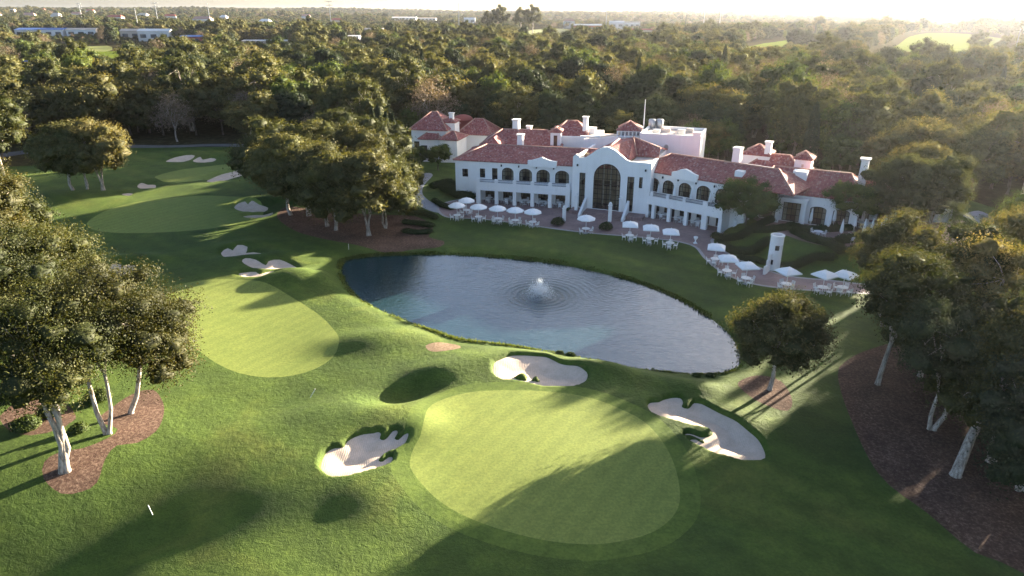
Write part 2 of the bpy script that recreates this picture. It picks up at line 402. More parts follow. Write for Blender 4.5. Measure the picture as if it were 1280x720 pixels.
def offset(P, d):
    n = np.roll(P, -1, 0) - np.roll(P, 1, 0); n /= np.linalg.norm(n, axis=1)[:, None] + 1e-9
    area = np.sum(P[:, 0] * np.roll(P[:, 1], -1) - P[:, 1] * np.roll(P[:, 0], -1))
    o = np.stack([n[:, 1], -n[:, 0]], 1) * (1 if area > 0 else -1)
    return P + o * d
collar1 = offset(green1, 1.25)
green2 = smooth_closed(G([(193, 374), (215, 360), (245, 354), (280, 352), (310, 355), (345, 363), (375, 377), (400, 393), (417, 410), (424, 425), (420, 440), (405, 452), (380, 462), (350, 467), (320, 466), (290, 459), (262, 445), (235, 425), (208, 400)]), 0.7)
green3 = smooth_closed(G([(108, 278), (130, 265), (170, 255), (215, 250), (265, 247), (310, 250), (330, 258), (325, 268), (290, 280), (240, 288), (190, 291), (145, 290), (118, 286)]), 1.5)
green4 = smooth_closed(G([(195, 222), (230, 212), (280, 205), (318, 204), (322, 212), (285, 220), (240, 228), (205, 230)]), 2.0)
bk = [
 Z([(165, 480), (180, 410), (230, 335), (310, 298), (385, 295), (430, 240), (500, 200), (600, 172), (690, 165), (740, 155), (770, 172), (755, 212), (795, 230), (840, 205), (885, 158), (930, 155), (935, 180), (905, 222), (945, 236), (1000, 200), (1045, 190), (1030, 235), (985, 285), (900, 325), (830, 350), (760, 395), (745, 428), (785, 436), (840, 395), (880, 390), (880, 425), (840, 465), (740, 510), (600, 550), (480, 575), (370, 588), (270, 575), (200, 530)], 380, 520, 8),
 Z([(130, 270), (150, 205), (220, 170), (310, 130), (420, 122), (560, 125), (660, 130), (730, 165), (800, 210), (880, 235), (970, 255), (1040, 290), (1075, 320), (1060, 360), (1000, 395), (900, 415), (760, 418), (620, 410), (500, 385), (380, 360), (240, 352), (170, 320)], 600, 430, 8),
 Z([(70, 170), (100, 145), (170, 140), (210, 120), (290, 105), (360, 110), (385, 140), (375, 180), (430, 195), (460, 172), (485, 150), (550, 160), (620, 195), (720, 250), (850, 315), (960, 395), (1050, 465), (1100, 540), (1120, 600), (1100, 635), (1000, 652), (890, 645), (780, 615), (650, 585), (580, 550), (500, 515), (440, 475), (500, 466), (560, 498), (575, 485), (530, 458), (450, 440), (390, 435), (420, 416), (480, 425), (540, 447), (600, 445), (650, 420), (640, 390), (590, 372), (530, 360), (440, 345), (340, 315), (230, 285), (130, 250), (90, 210)], 800, 480, 7.111),
 Z([(705, 105), (740, 90), (765, 98), (790, 82), (840, 88), (830, 108), (870, 105), (930, 120), (900, 130), (820, 135), (740, 133)], 100, 290, 4),
 Z([(812, 160), (830, 148), (880, 155), (930, 172), (945, 158), (1000, 150), (1060, 165), (1090, 185), (1030, 190), (900, 190), (840, 175)], 100, 290, 4),
 Z([(793, 212), (830, 205), (880, 203), (900, 220), (930, 208), (965, 203), (990, 212), (1050, 208), (1020, 228), (960, 238), (880, 240), (820, 230)], 100, 290, 4),
 Z([(60, 200), (90, 182), (130, 192), (165, 165), (215, 172), (275, 168), (265, 190), (200, 212), (120, 222), (75, 218)], 100, 290, 4),
 Z([(340, 178), (400, 160), (500, 150), (560, 150), (530, 165), (450, 182), (390, 182)], 150, 170, 6),
 Z([(545, 170), (600, 154), (620, 165), (680, 158), (720, 165), (690, 177), (620, 182), (565, 179)], 150, 170, 6),
 Z([(935, 205), (960, 187), (1005, 182), (1030, 195), (1010, 210), (970, 212)], 150, 170, 6),
 Z([(650, 335), (700, 315), (760, 300), (850, 290), (900, 282), (945, 280), (940, 300), (850, 320), (760, 340), (690, 348)], 150, 170, 6),
 Z([(855, 530), (890, 508), (940, 500), (960, 515), (990, 498), (1040, 515), (1110, 530), (1080, 552), (1000, 560), (900, 548)], 150, 170, 6),
 Z([(920, 585), (1000, 575), (1080, 574), (1145, 557), (1130, 580), (1060, 600), (970, 600)], 150, 170, 6),
 Z([(130, 380), (160, 360), (210, 370), (265, 370), (260, 390), (200, 402)], 150, 170, 6),
 Z([(15, 441), (60, 434), (98, 437), (70, 451), (30, 449)], 150, 170, 6),
]
bunkers = [smooth_closed(G(b), 0.22 if i < 3 else 0.6) for i, b in enumerate(bk)]
def ell(px, py, rx, ry, n=18, rot=0.0):
    c = g(px, py); a = np.linspace(0, 2 * math.pi, n, endpoint=False)
    q = np.stack([rx * np.cos(a), ry * np.sin(a)], 1); w = 1 + 0.16 * np.sin(3 * a + px) + 0.1 * np.sin(5 * a + py)
    q *= w[:, None]; cr, sr = math.cos(rot), math.sin(rot)
    return np.stack([c[0] + q[:, 0] * cr - q[:, 1] * sr, c[1] + q[:, 0] * sr + q[:, 1] * cr], 1)
isles = [ell(652, 471, 0.55, 0.42), ell(670, 473, 0.34, 0.3)]
beds = [
 smooth_closed(G([(55, 600), (57, 583), (75, 572), (105, 566), (135, 553), (148, 540), (122, 528), (140, 508), (165, 490), (190, 484), (203, 500), (204, 520), (195, 540), (172, 555), (147, 560), (132, 575), (120, 598), (100, 608), (75, 612)]), 0.6),
 smooth_closed(G([(346, 270), (360, 258), (400, 262), (480, 266), (520, 270), (541, 284), (536, 296), (555, 301), (550, 308), (520, 310), (480, 313), (440, 305), (400, 298), (368, 288)]), 1.0),
 smooth_closed(G([(1047, 470), (1055, 455), (1085, 440), (1150, 425), (1300, 415), (1480, 500), (1540, 700), (1420, 860), (1290, 720), (1220, 690), (1160, 640), (1098, 590), (1060, 515)]), 0.9),
 smooth_closed(G([(922, 480), (945, 470), (975, 477), (990, 500), (984, 514), (960, 508), (938, 497)]), 0.4),
]
bare = smooth_closed(G([(532, 433), (548, 428), (570, 430), (576, 435), (560, 439), (540, 440)]), 0.4)
soil_far = smooth_closed(G([(0, 520), (30, 500), (75, 500), (95, 525), (60, 545), (20, 545)]), 0.8)
terrace = smooth_closed(G([(548, 256), (556, 271), (600, 274), (650, 280), (690, 286), (740, 292), (790, 296), (830, 300), (850, 303), (868, 309), (880, 323), (902, 341), (935, 354), (980, 361), (1040, 365), (1090, 367), (1092, 357), (1040, 350), (990, 345), (962, 338), (925, 324), (905, 312), (892, 301), (905, 285), (860, 262), (800, 248), (716, 240), (640, 240), (590, 246)]), 0.7)
path1 = smooth_closed(G([(549, 266), (530, 260), (514, 248), (508, 234), (517, 223), (532, 216), (541, 219), (531, 231), (528, 241), (537, 251), (556, 261)]), 0.7)
road = smooth_closed(G([(-60, 206), (60, 190), (180, 184), (260, 183), (340, 183), (430, 180), (430, 177), (340, 179.5), (260, 180), (180, 181), (60, 186), (-60, 201)]), 4)
PATIO_Z = 1.5
patio = smooth_closed(G([(925, 258), (1000, 262), (1100, 266), (1200, 275), (1215, 292), (1195, 306), (1130, 313), (1060, 310), (1018, 305), (985, 295), (958, 283)], PATIO_Z), 0.9)
drive = smooth_closed(G([(1205, 262), (1225, 256), (1245, 266), (1252, 285), (1240, 300), (1222, 292), (1228, 278), (1222, 268)], 0.8), 1.0)
far_fields = [smooth_closed(G(p), 18) for p in (
 [(1075, 78), (1100, 66), (1120, 58), (1140, 48), (1180, 44), (1240, 50), (1275, 58), (1270, 68), (1200, 74), (1130, 76)],
 [(925, 66), (945, 56), (990, 50), (1060, 44), (1060, 50), (1000, 58), (960, 66)],
 [(75, 74), (90, 66), (140, 65), (185, 66), (180, 78), (120, 84)])]
olive_fields = [smooth_closed(G(p), 25) for p in ([(648, 46), (660, 37), (690, 35), (712, 37), (700, 46)], [(74, 66), (76, 60), (134, 58), (134, 65)])]
lawn_area = G([(-700, 330), (-250, 218), (-80, 214), (60, 205), (140, 186), (345, 182), (420, 200), (500, 205), (560, 190), (620, 188), (700, 190), (900, 205), (1100, 235), (1215, 250), (1270, 268), (1430, 300), (1750, 420), (2200, 600), (2200, 1500), (-1200, 1500), (-1200, 600)])

# ------------------------------------------------------------------ terrain height
def gauss(px, py, rx, ry, amp, rot=0.0):
    c = g(px, py); return (c[0], c[1], rx, ry, amp, math.cos(R(rot)), math.sin(R(rot)))
mounds = [gauss(514, 486, 3.4, 1.5, -1.25, 30), gauss(545, 470, 3.0, 1.8, 0.75, 35), gauss(470, 622, 3.0, 2.6, 0.36, 30), gauss(395, 645, 4.0, 2.5, -0.35, 20),
 gauss(522, 535, 1.9, 1.5, 0.45, 40), gauss(480, 520, 3.5, 1.5, 0.35, 20), gauss(752, 462, 3.2, 1.5, 0.75, -15), gauss(700, 442, 4.5, 1.0, 0.35, -10), gauss(860, 484, 3.0, 1.2, 0.45, -20), gauss(935, 525, 3.0, 1.3, 0.2, -45),
 gauss(470, 425, 4.5, 2.2, 0.7, 10), gauss(610, 450, 4.0, 1.8, 0.4, 0), gauss(365, 350, 3.6, 2.4, 1.1, 15), gauss(395, 355, 2.5, 2.5, 0.4, 0), gauss(330, 325, 5, 2, 0.5, 10), gauss(310, 308, 4, 2, 0.7, 10), gauss(165, 326, 4.5, 2, 0.8, 10),
 gauss(340, 250, 5, 3, 0.9, 10), gauss(240, 236, 9, 3, 0.6, 15), gauss(310, 215, 6, 4, 0.9, 10), gauss(235, 193, 9, 3, 0.8, 0), gauss(195, 228, 4, 3, 0.6, 0), gauss(310, 196, 6, 3, 0.7, 0),
 gauss(300, 560, 5, 3, 0.35, 40), gauss(250, 640, 4, 6, -0.4, 20), gauss(680, 585, 8, 6, 0.25, 0), gauss(900, 620, 8, 5, -0.3, 0), gauss(360, 500, 5, 2.5, -0.3, 30), gauss(420, 510, 4, 2, 0.4, 25),
 gauss(1000, 420, 6, 5, 0.15, 0), gauss(120, 560, 6, 4, 0.5, 30), gauss(60, 250, 14, 6, 0.9, 0), gauss(-55, 755, 10.0, 7.0, -2.9, 35), gauss(240, 610, 4.5, 3.0, 0.3, 40), gauss(40, 640, 4, 4, 0.3, 0)]
_wv = [(rng.uniform(0.12, 0.45), rng.uniform(0, 6.28), rng.uniform(0, 6.28)) for _ in range(10)]
def height(X):
    X = np.asarray(X, float); x, y = X[:, 0], X[:, 1]; h = np.zeros(len(X))
    fade = ss((150 - y) / 60)
    for k, a, ph in _wv: h += 0.035 / k * 0.35 * np.sin(k * (x * math.cos(a) + y * math.sin(a)) + ph)
    flat = np.maximum(ss(1 - (-sdist(terrace, X, 6)) / 5.0), ss(1 - (-sdist(green1, X, 4)) / 4.0) * 0.7)
    h *= 1 - flat
    for cx, cy, rx, ry, am, cr, sr in mounds:
        dx, dy = x - cx, y - cy; u = (dx * cr + dy * sr) / rx; v = (-dx * sr + dy * cr) / ry
        h += am * np.exp(-(u * u + v * v))
    h += 0.35 * ss((46 - y) / 12) * 0
    dp = sdist(patio, X, 9); h = h + (PATIO_Z - h) * ss((dp + 7.5) / 7.5)
    dt = sdist(terrace, X, 3); h = h + (0.0 - h) * ss((dt + 2.0) / 2.0)
    dw = sdist(pond, X, 6)
    out = ss(np.clip(-dw, 0, 6) / 2.4)
    h = np.where(dw < 0, WATER_Z - 0.02 + (h - WATER_Z + 0.02) * (0.35 * np.clip(-dw / 0.35, 0, 1) + 0.65 * out), WATER_Z - 0.02 - 0.9 * ss(dw / 2.5))
    for i, b in enumerate(bunkers):
        big = i < 3
        d = sdist(b, X, 3.0); lw = 0.22 if big else 0.35
        h -= (0.30 if big else 0.28) * ss((d + lw) / lw) + (0.30 if big else 0.22) * ss(d / (2.2 if big else 1.5))
    for q in isles:
        d = sdist(q, X, 1.0); h += 0.45 * ss((d + 0.05) / 0.30)
    # the land beyond
    far = ss((np.hypot(x, y) - 260) / 900)
    h += far * (5.0 * np.sin(x / 310 + 0.6) * np.sin(y / 420 + 1.0) + 3 * np.sin(x / 150 + y / 190))
    h += 16 * ss((y - 1100) / 1400) * ss((-x - 250) / 900) + 9 * ss((y - 2200) / 1800)
    return h
def hz(x, y): return float(height(np.array([[x, y]]))[0])

# ------------------------------------------------------------------ the land: one sheet cut along every outline
terrace_in = offset(terrace, -0.42)
polys = [terrace_in, pond, green1, collar1, green2, green3, green4] + bunkers + isles + beds + [bare, soil_far, terrace, path1, road, patio, drive] + far_fields + olive_fields + [lawn_area]
def grid(x0, x1, y0, y1, d):
    a, b = np.meshgrid(np.arange(x0, x1, d), np.arange(y0, y1, d)); return np.stack([a.ravel(), b.ravel()], 1)
near = grid(-62, 62, 14, 100, 0.62)
mid_ = grid(-150, 150, -20, 230, 2.6); mid_ = mid_[~((mid_[:, 0] > -63) & (mid_[:, 0] < 63) & (mid_[:, 1] > 13) & (mid_[:, 1] < 101))]
f1 = grid(-750, 750, -120, 900, 25); f1 = f1[~((f1[:, 0] > -152) & (f1[:, 0] < 152) & (f1[:, 1] > -22) & (f1[:, 1] < 232))]
f2 = grid(-6200, 6200, -1000, 6800, 200); f2 = f2[~((f2[:, 0] > -760) & (f2[:, 0] < 760) & (f2[:, 1] > -130) & (f2[:, 1] < 910))]
fine = [grid(b[:, 0].min() - 1.2, b[:, 0].max() + 1.2, b[:, 1].min() - 1.2, b[:, 1].max() + 1.2, 0.2) for b in bunkers[:3]]
f3 = grid(g(460, 500)[0], g(570, 460)[0], g(500, 515)[1], g(500, 450)[1], 0.3)
fine = [f[sdist(b, f, 1.2) > -1.0] for f, b in zip(fine, bunkers[:3])] + [f3]
pts = np.concatenate([near, mid_, f1, f2] + fine)
keep = np.ones(len(pts), bool)
for p in polys:
    keep &= np.abs(sdist(p, pts, 0.16)) > 0.09
pts = pts[keep]
V = [Vector(p) for p in pts]; E_ = []
for p in polys:
    n0 = len(V); V += [Vector(q) for q in p]; E_ += [(n0 + i, n0 + (i + 1) % len(p)) for i in range(len(p))]
cv, ce, cf, *_r = delaunay_2d_cdt(V, E_, [], 0, 1e-4, False)
cv = np.array([tuple(v) for v in cv]); cf = np.array([tuple(f) for f in cf])
a_, b_, c_ = cv[cf[:, 0]], cv[cf[:, 1]], cv[cf[:, 2]]
flip = ((b_ - a_)[:, 0] * (c_ - a_)[:, 1] - (b_ - a_)[:, 1] * (c_ - a_)[:, 0]) < 0
cf[flip] = cf[flip][:, ::-1]
cen = cv[cf].mean(1); zz = height(cv)
free = np.ones(len(cf), bool)
def region(name, mask, m):
    global free
    mask = mask & free; free &= ~mask
    F = cf[mask]
    if not len(F): return None
    used, inv = np.unique(F, return_inverse=True)
    me = bpy.data.meshes.new(name)
    me.from_pydata(np.column_stack([cv[used], zz[used]]).tolist(), [], inv.reshape(-1, 3).tolist()); me.materials.append(M[m]); me.shade_smooth()
    o = link(name, me); o['kind'] = 'structure'; return o
isl = np.zeros(len(cf), bool)
for q in isles: isl |= inside(q, cen)
for b in bunkers: region('sand_bunker', inside(b, cen) & ~isl, 'sand')
region('pond_bed', inside(pond, cen), 'mud')
for q in (green1, green2, green3, green4): region('putting_green', inside(q, cen), 'green')
region('green_collar', inside(collar1, cen), 'collar')
region('terrace', inside(terrace_in, cen) & inside(terrace, cen), 'paving'); region('terrace_edging', inside(terrace, cen), 'edge_paving'); region('patio', inside(patio, cen), 'paving')
region('path', inside(path1, cen), 'path'); region('road', inside(road, cen), 'asphalt'); region('driveway', inside(drive, cen), 'path')
for q in beds: region('mulch_bed', inside(q, cen), 'mulch')
region('bare_ground', inside(bare, cen), 'dirt'); region('bare_ground', inside(soil_far, cen), 'mulch')
for q in far_fields: region('far_fairway', inside(q, cen), 'far_grass')
for q in olive_fields: region('meadow', inside(q, cen), 'olive_field')
region('fairway', inside(lawn_area, cen), 'fairway')
region('ground', free.copy(), 'forest_floor')

# ------------------------------------------------------------------ pond water and fountain
wb = MB(); wp = offset(pond, 0.25); wtri = delaunay_2d_cdt([Vector(q) for q in wp], [(i, (i + 1) % len(wp)) for i in range(len(wp))], [], 1, 1e-4, False)
for f in wtri[2]: wb.face([(wtri[0][i].x, wtri[0][i].y, WATER_Z) for i in f])
tag(wb.build('pond', M['water']), kind='structure')
def fountain():
    root = empty('fountain', (FOUNT[0], FOUNT[1], WATER_Z), 0, 'white spray fountain playing in the middle of the pond', 'fountain')
    b = MB(); b.lathe([(0.0, -0.3), (0.38, -0.3), (0.42, 0.0), (0.35, 0.07), (0.12, 0.10), (0.07, 0.22), (0, 0.22)], 14)
    o = link('float', b.mesh('float', M['dark'], True), root)
    v = []; f = []
    r2 = np.random.default_rng(3)
    def drop(p, d, ln, w):
        a = d.cross(Vector((r2.normal(), r2.normal(), r2.normal()))).normalized() * w; b2 = d.cross(a).normalized() * w
        n = len(v); q = d * ln
        v.extend([p - q, p + a, p + b2, p - a, p - b2, p + q])
        f.extend([(n, n + 2, n + 1), (n, n + 3, n + 2), (n, n + 4, n + 3), (n, n + 1, n + 4), (n + 5, n + 1, n + 2), (n + 5, n + 2, n + 3), (n + 5, n + 3, n + 4), (n + 5, n + 4, n + 1)])
    for k in range(6500):
        th = r2.uniform(0, 6.283); centre = r2.random() < 0.22
        vr = abs(r2.normal(0, 0.18)) if centre else abs(r2.normal(1.7, 0.45)); vz = r2.normal(5.0, 0.5) if centre else r2.normal(3.6, 0.7)
        vz -= 0.0; T = 2 * vz / 9.81; t = T * r2.random() ** 0.8 * (1.0 if r2.random() < 0.75 else 0.5)
        p = Vector((vr * t * math.cos(th), vr * t * math.sin(th), 0.15 + vz * t - 4.905 * t * t))
        if p.z < 0.0: continue
        sp = 0.05 + 0.26 * t; p += Vector((r2.normal(0, sp), r2.normal(0, sp), r2.normal(0, sp * 0.5)))
        if p.z < 0.0: continue
        d = Vector((vr * math.cos(th), vr * math.sin(th), vz - 9.81 * t + 0.01)).normalized()
        s_ = r2.uniform(0.5, 1.0); drop(p, d, 0.07 * s_, 0.012 * s_)
    for k in range(900):   # splash round the foot
        th = r2.uniform(0, 6.283); rr = abs(r2.normal(1.1, 0.5)); p = Vector((rr * math.cos(th), rr * math.sin(th), abs(r2.normal(0, 0.10))))
        drop(p, Vector((r2.normal(0, .3), r2.normal(0, .3), 1)).normalized(), 0.05, 0.009)
    me = bpy.data.meshes.new('water_jet'); me.from_pydata([tuple(p) for p in v], [], f); me.materials.append(M['spray'])
    link('water_jet', me, root)
fountain()
# ------------------------------------------------------------------ clubhouse
club = empty('clubhouse', (12, 104, 0), 0, 'long white stucco clubhouse with red tiled roofs and a tall arched window', 'building')
FA = Frame(-5.27, 104.11, -14.3); FH = Frame(9.23, 100.4, -21.6); FB = Frame(18.42, 97.35, -42.0); FC = Frame(33.2, 91.6, -30.0, PATIO_Z)
def arch_pts(s0, s1, z0, z1, rise, n=10):
    if rise <= 0: return [(s0, z0), (s1, z0), (s1, z1), (s0, z1)]
    c = (s0 + s1) / 2; w = (s1 - s0) / 2; p = [(s0, z0), (s1, z0)]
    for i in range(n + 1):
        a = math.pi * i / n; p.append((c + w * math.cos(a), z1 - rise + rise * math.sin(a)))
    return p
def wall(F, outline, holes=(), off=0.0, th=0.35, parent=club, name='wall', m='stucco'):
    loops = [outline] + list(holes); V = []; E2 = []
    for L in loops:
        n = len(V); V += [Vector(p) for p in L]; E2 += [(n + i, n + (i + 1) % len(L)) for i in range(len(L))]
    v2, _, f2, *_ = delaunay_2d_cdt(V, E2, [], 0, 1e-5, False)
    A = np.array([tuple(v) for v in v2]); H = [np.array(h) for h in holes]; b = MB()
    for f in f2:
        c = A[list(f)].mean(0)[None]
        if not inside(np.array(outline), c)[0] or any(inside(h, c)[0] for h in H): continue
        q = A[list(f)]; ar = sum(q[i - 1][0] * q[i][1] - q[i][0] * q[i - 1][1] for i in range(len(q)))
        idx = list(f) if ar > 0 else list(f)[::-1]
        b.face([F.P(A[i][0], off, A[i][1]) for i in idx]); b.face([F.P(A[i][0], off + th, A[i][1]) for i in idx[::-1]])
    for L in loops:
        for i in range(len(L)):
            p, q = L[i - 1], L[i]
            b.face([F.P(p[0], off, p[1]), F.P(q[0], off, q[1]), F.P(q[0], off + th, q[1]), F.P(p[0], off + th, p[1])])
    return b.build(name, M[m], parent)
def window(F, s0, s1, z0, z1, off, rise=0.0, nx=2, nz=3, parent=club, curtain=True, bar=0.05, name='window'):
    """frame with glazing bars set into the wall; pane, curtain are its pieces"""
    out = arch_pts(s0, s1, z0, z1, rise); c = ((s0 + s1) / 2, (z0 + z1) / 2); t = bar * 1.6
    inn = arch_pts(s0 + t, s1 - t, z0 + t, z1 - t, max(0, rise - t * 0.3) if rise else 0)
    b = MB(); o0, o1 = off + 0.12, off + 0.20; n = len(out)
    for i in range(n):
        p, q, r, s = out[i - 1], out[i], inn[i], inn[i - 1]
        b.hexa([F.P(p[0], o0, p[1]), F.P(q[0], o0, q[1]), F.P(r[0], o0, r[1]), F.P(s[0], o0, s[1])], [F.P(p[0], o1, p[1]), F.P(q[0], o1, q[1]), F.P(r[0], o1, r[1]), F.P(s[0], o1, s[1])])
    def top(s):
        if rise <= 0: return z1 - t
        w = (s1 - s0) / 2; k = max(0, 1 - ((s - c[0]) / w) ** 2); return z1 - rise + rise * math.sqrt(k) - t * 0.5
    for i in range(1, nx):
        s = s0 + (s1 - s0) * i / nx; b.box(s - bar / 2, s + bar / 2, o0 + 0.01, o1 - 0.01, z0 + t, top(s), F)
    for j in range(1, nz):
        z = z0 + (z1 - z0) * j / nz; w = (s1 - s0) / 2; e = 0
        if rise > 0 and z > z1 - rise: e = w * (1 - math.sqrt(max(0, 1 - ((z - z1 + rise) / rise) ** 2)))
        b.box(s0 + t + e, s1 - t - e, o0 + 0.02, o1 - 0.02, z - bar / 2, z + bar / 2, F)
    w = b.build(name, M['bronze'], parent)
    pb = MB(); pb.face([F.P(p[0], off + 0.16, p[1]) for p in inn]); pb.build('pane', M['glass'], w)
    if curtain:
        cw = (s1 - s0) * 0.24
        for a, e in ((s0 + 0.05, s0 + cw), (s1 - cw, s1 - 0.05)):
            k = 6; cb = MB()
            for i in range(k):
                x0, x1 = a + (e - a) * i / k, a + (e - a) * (i + 1) / k; d0, d1 = (0.42, 0.50) if i % 2 else (0.50, 0.42)
                cb.face([F.P(x0, off + d0, z0), F.P(x1, off + d1, z0), F.P(x1, off + d1, z1 - rise * 0.55), F.P(x0, off + d0, z1 - rise * 0.55)])
            cb.build('curtain', M['curtain'], w)
    return w
def rect(s0, s1, z0, z1): return [(s0, z0), (s1, z0), (s1, z1), (s0, z1)]
def slab(pts, th, name='roof', m='tile', parent=club):
    """roof faces with thickness"""
    b = MB()
    for f in pts:
        P = [Vector(p) for p in f]; n = (P[1] - P[0]).cross(P[2] - P[0]).normalized()
        if n.z < 0: P = P[::-1]
        Q = [p - Vector((0, 0, th)) for p in P]; b.face(P); b.face(Q[::-1])
        for i in range(len(P)): b.face([Q[i - 1], Q[i], P[i], P[i - 1]])
    return b.build(name, M[m], parent, uv=True)
def ridge_cap(lines, parent):
    b = MB()
    for p, q in lines:
        p, q = Vector(p), Vector(q); b.tube([p + Vector((0, 0, .02)), q + Vector((0, 0, .02))], [0.13, 0.13], 6)
    return b.build('ridge_cap', M['ridge'], parent, True)
def hip_roof(F, s0, s1, o0, o1, ze, zr, hl, hr, over=0.3, parent=club):
    s0 -= over; s1 += over; o0 -= over; o1 += over; om = (o0 + o1) / 2; P = F.P
    a, b, c, d = P(s0, o0, ze), P(s1, o0, ze), P(s1, o1, ze), P(s0, o1, ze); r0, r1 = P(s0 + hl, om, zr), P(s1 - hr, om, zr)
    fs = [[a, b, r1, r0], [c, d, r0, r1], [d, a, r0], [b, c, r1]]
    if (r1 - r0).length < 0.05: fs = [[a, b, r0], [c, d, r0], [d, a, r0], [b, c, r0]]
    r = slab(fs, 0.14, parent=parent); ridge_cap([(a, r0), (d, r0), (b, r1), (c, r1), (r0, r1)], r)
    return r
def boxwalls(F, s0, s1, o0, o1, z0, z1, parent=club, m='stucco', name='wall'):
    return MB().box(s0, s1, o0, o1, z0, z1, F).build(name, M[m], parent)
def chimney(x, y, z0, z1, w=1.0, d=1.0, rot=-20, parent=club, flare=0.12):
    F = Frame(x, y, rot); b = MB(); h = w / 2; k = d / 2
    b.hexa([F.P(-h, -k, z0), F.P(h, -k, z0), F.P(h, k, z0), F.P(-h, k, z0)], [F.P(-h * .92, -k * .92, z1 - .3), F.P(h * .92, -k * .92, z1 - .3), F.P(h * .92, k * .92, z1 - .3), F.P(-h * .92, k * .92, z1 - .3)])
    c = b.build('chimney', M['stucco'], parent)
    e = MB(); e.hexa([F.P(-h, -k, z1 - .3), F.P(h, -k, z1 - .3), F.P(h, k, z1 - .3), F.P(-h, k, z1 - .3)], [F.P(-h - flare, -k - flare, z1), F.P(h + flare, -k - flare, z1), F.P(h + flare, k + flare, z1), F.P(-h - flare, k + flare, z1)])
    e.build('chimney_cap', M['stucco'], c); return c
def railing(F, s0, s1, o, z0, z1):
    b = MB(); b.box(s0, s1, o - .03, o + .03, z1 - .06, z1, F); b.box(s0, s1, o - .02, o + .02, z0 + .05, z0 + .09, F)
    n = max(2, int((s1 - s0) / 0.16))
    for i in range(n + 1): s = s0 + (s1 - s0) * i / n; b.box(s - .012, s + .012, o - .012, o + .012, z0, z1 - .06, F)
    return b.build('railing', M['dark'], club)
def column(F, s, o, z0, z1, w=0.5, d=0.5):
    b = MB(); b.box(s - w / 2, s + w / 2, o - d / 2, o + d / 2, z0, z1, F); return b.build('column', M['stucco'], club)

# --- wing with the left loggia (frame A)
cA = [0.0, 2.92, 5.81, 8.61, 11.37, 14.1]
for s in cA: column(FA, s, 0.27, -0.3, 2.12, 0.55 if 0 < s < 14 else 0.7)
MB().box(-0.35, 14.45, 0.0, 2.55, 2.12, 2.42, FA).build('balcony_floor', M['stucco'], club)
wall(FA, rect(-0.37, 14.47, 2.10, 3.38), (), -0.02, 0.30, name='balcony_parapet')
MB().box(-0.36, -0.06, 0.29, 2.45, -0.3, 3.36, FA).build('wall', M['stucco'], club)
for i in range(5):
    railing(FA, cA[i] + 0.24, cA[i + 1] - 0.24, 0.13, 3.38, 3.86)
for s in cA: MB().box(s - .26, s + .26, -0.04, 0.34, 3.38, 3.92, FA).build('balcony_post', M['stucco'], club)
wA = [(-3.35, -2.4, 3.5, 4.75, 0), (-0.45, 0.42, 3.5, 4.95, 0), (1.55, 2.45, 3.3, 5.1, 0), (3.15, 5.05, 3.32, 5.3, 0.75), (5.95, 8.0, 3.32, 5.3, 0.8), (8.7, 10.8, 3.32, 5.3, 0.8), (11.65, 13.8, 3.32, 5.3, 0.8)]
lowA = [(cA[i] + 0.42, cA[i + 1] - 0.42, 0.05, 2.05, 0) for i in range(5)]
gabA = rect(-4.5, 14.5, -0.4, 6.2)
wall(FA, [(7.4, 5.75), (11.9, 5.75), (11.9, 6.72), (11.2, 6.78), (10.4, 7.0), (9.65, 7.28), (8.8, 7.0), (8.0, 6.75), (7.4, 6.68)], (), 2.0, 0.495, name='parapet_gable')
wall(FA, gabA, [arch_pts(*w) for w in wA + lowA], 2.5, 0.35)
for w in wA: window(FA, *w[:4], 2.5, w[4], 2 if w[1] - w[0] < 1.2 else 4, 3, curtain=w[4] > 0)
for w in lowA: window(FA, *w[:4], 2.5, 0, 4, 2, curtain=False, name='glazed_door')
boxwalls(FA, -4.5, -4.15, 2.86, 12.5, -0.4, 6.2); boxwalls(FA, -4.14, 14.4, 12.0, 12.35, -0.4, 6.2)
MB().box(-4.1, 14.4, 6.2, 6.4, 0, 6.1, FA).build('inner_wall', M['room'], club); MB().box(-4.1, 14.4, 2.9, 6.15, 2.9, 3.1, FA).build('floor_slab', M['wood'], club)
hip_roof(FA, -4.5, 20.0, 2.62, 12.3, 6.18, 7.85, 4.2, 0.6)
for s in (2.9, 5.7, 8.5, 11.2):     # wall lamps and downpipes under the eaves
    MB().tube([FA.P(s - .1, 2.44, 3.4), FA.P(s - .1, 2.44, 6.0)], [.045, .045], 6).build('downpipe', M['white'], club)
    MB().box(s + .12, s + .30, 2.30, 2.5, 5.45, 5.75, FA).build('wall_lamp', M['dark'], club)

# --- hall with the great arched window (frame H)
top = [(11.4, 7.9), (8.35, 7.95), (7.7, 8.15), (6.7, 8.9), (5.9, 9.45), (5.0, 9.78), (4.2, 9.72), (3.2, 9.2), (2.3, 8.5), (1.6, 8.0), (0.75, 7.92), (0.65, 8.25), (0.2, 8.42), (-0.25, 8.05)]
big = arch_pts(3.0, 7.05, 0.5, 7.35, 2.05, 22); tallL = rect(0.85, 1.75, 0.55, 5.75); tallR = rect(8.05, 9.05, 0.6, 5.75); slit = rect(9.75, 10.25, 4.2, 5.8)
wall(FH, [(-0.3, -0.3), (11.4, -0.3)] + top, [big, tallL, tallR, slit], 0.0, 0.5)
window(FH, 3.0, 7.05, 0.5, 7.35, 0.0, 2.05, 6, 9, curtain=False, bar=0.07, name='arched_window')
window(FH, 0.85, 1.75, 0.55, 5.75, 0.0, 0, 2, 6); window(FH, 8.05, 9.05, 0.6, 5.75, 0.0, 0, 2, 6); window(FH, 9.75, 10.25, 4.2, 5.8, 0.0, 0, 1, 2, curtain=False)
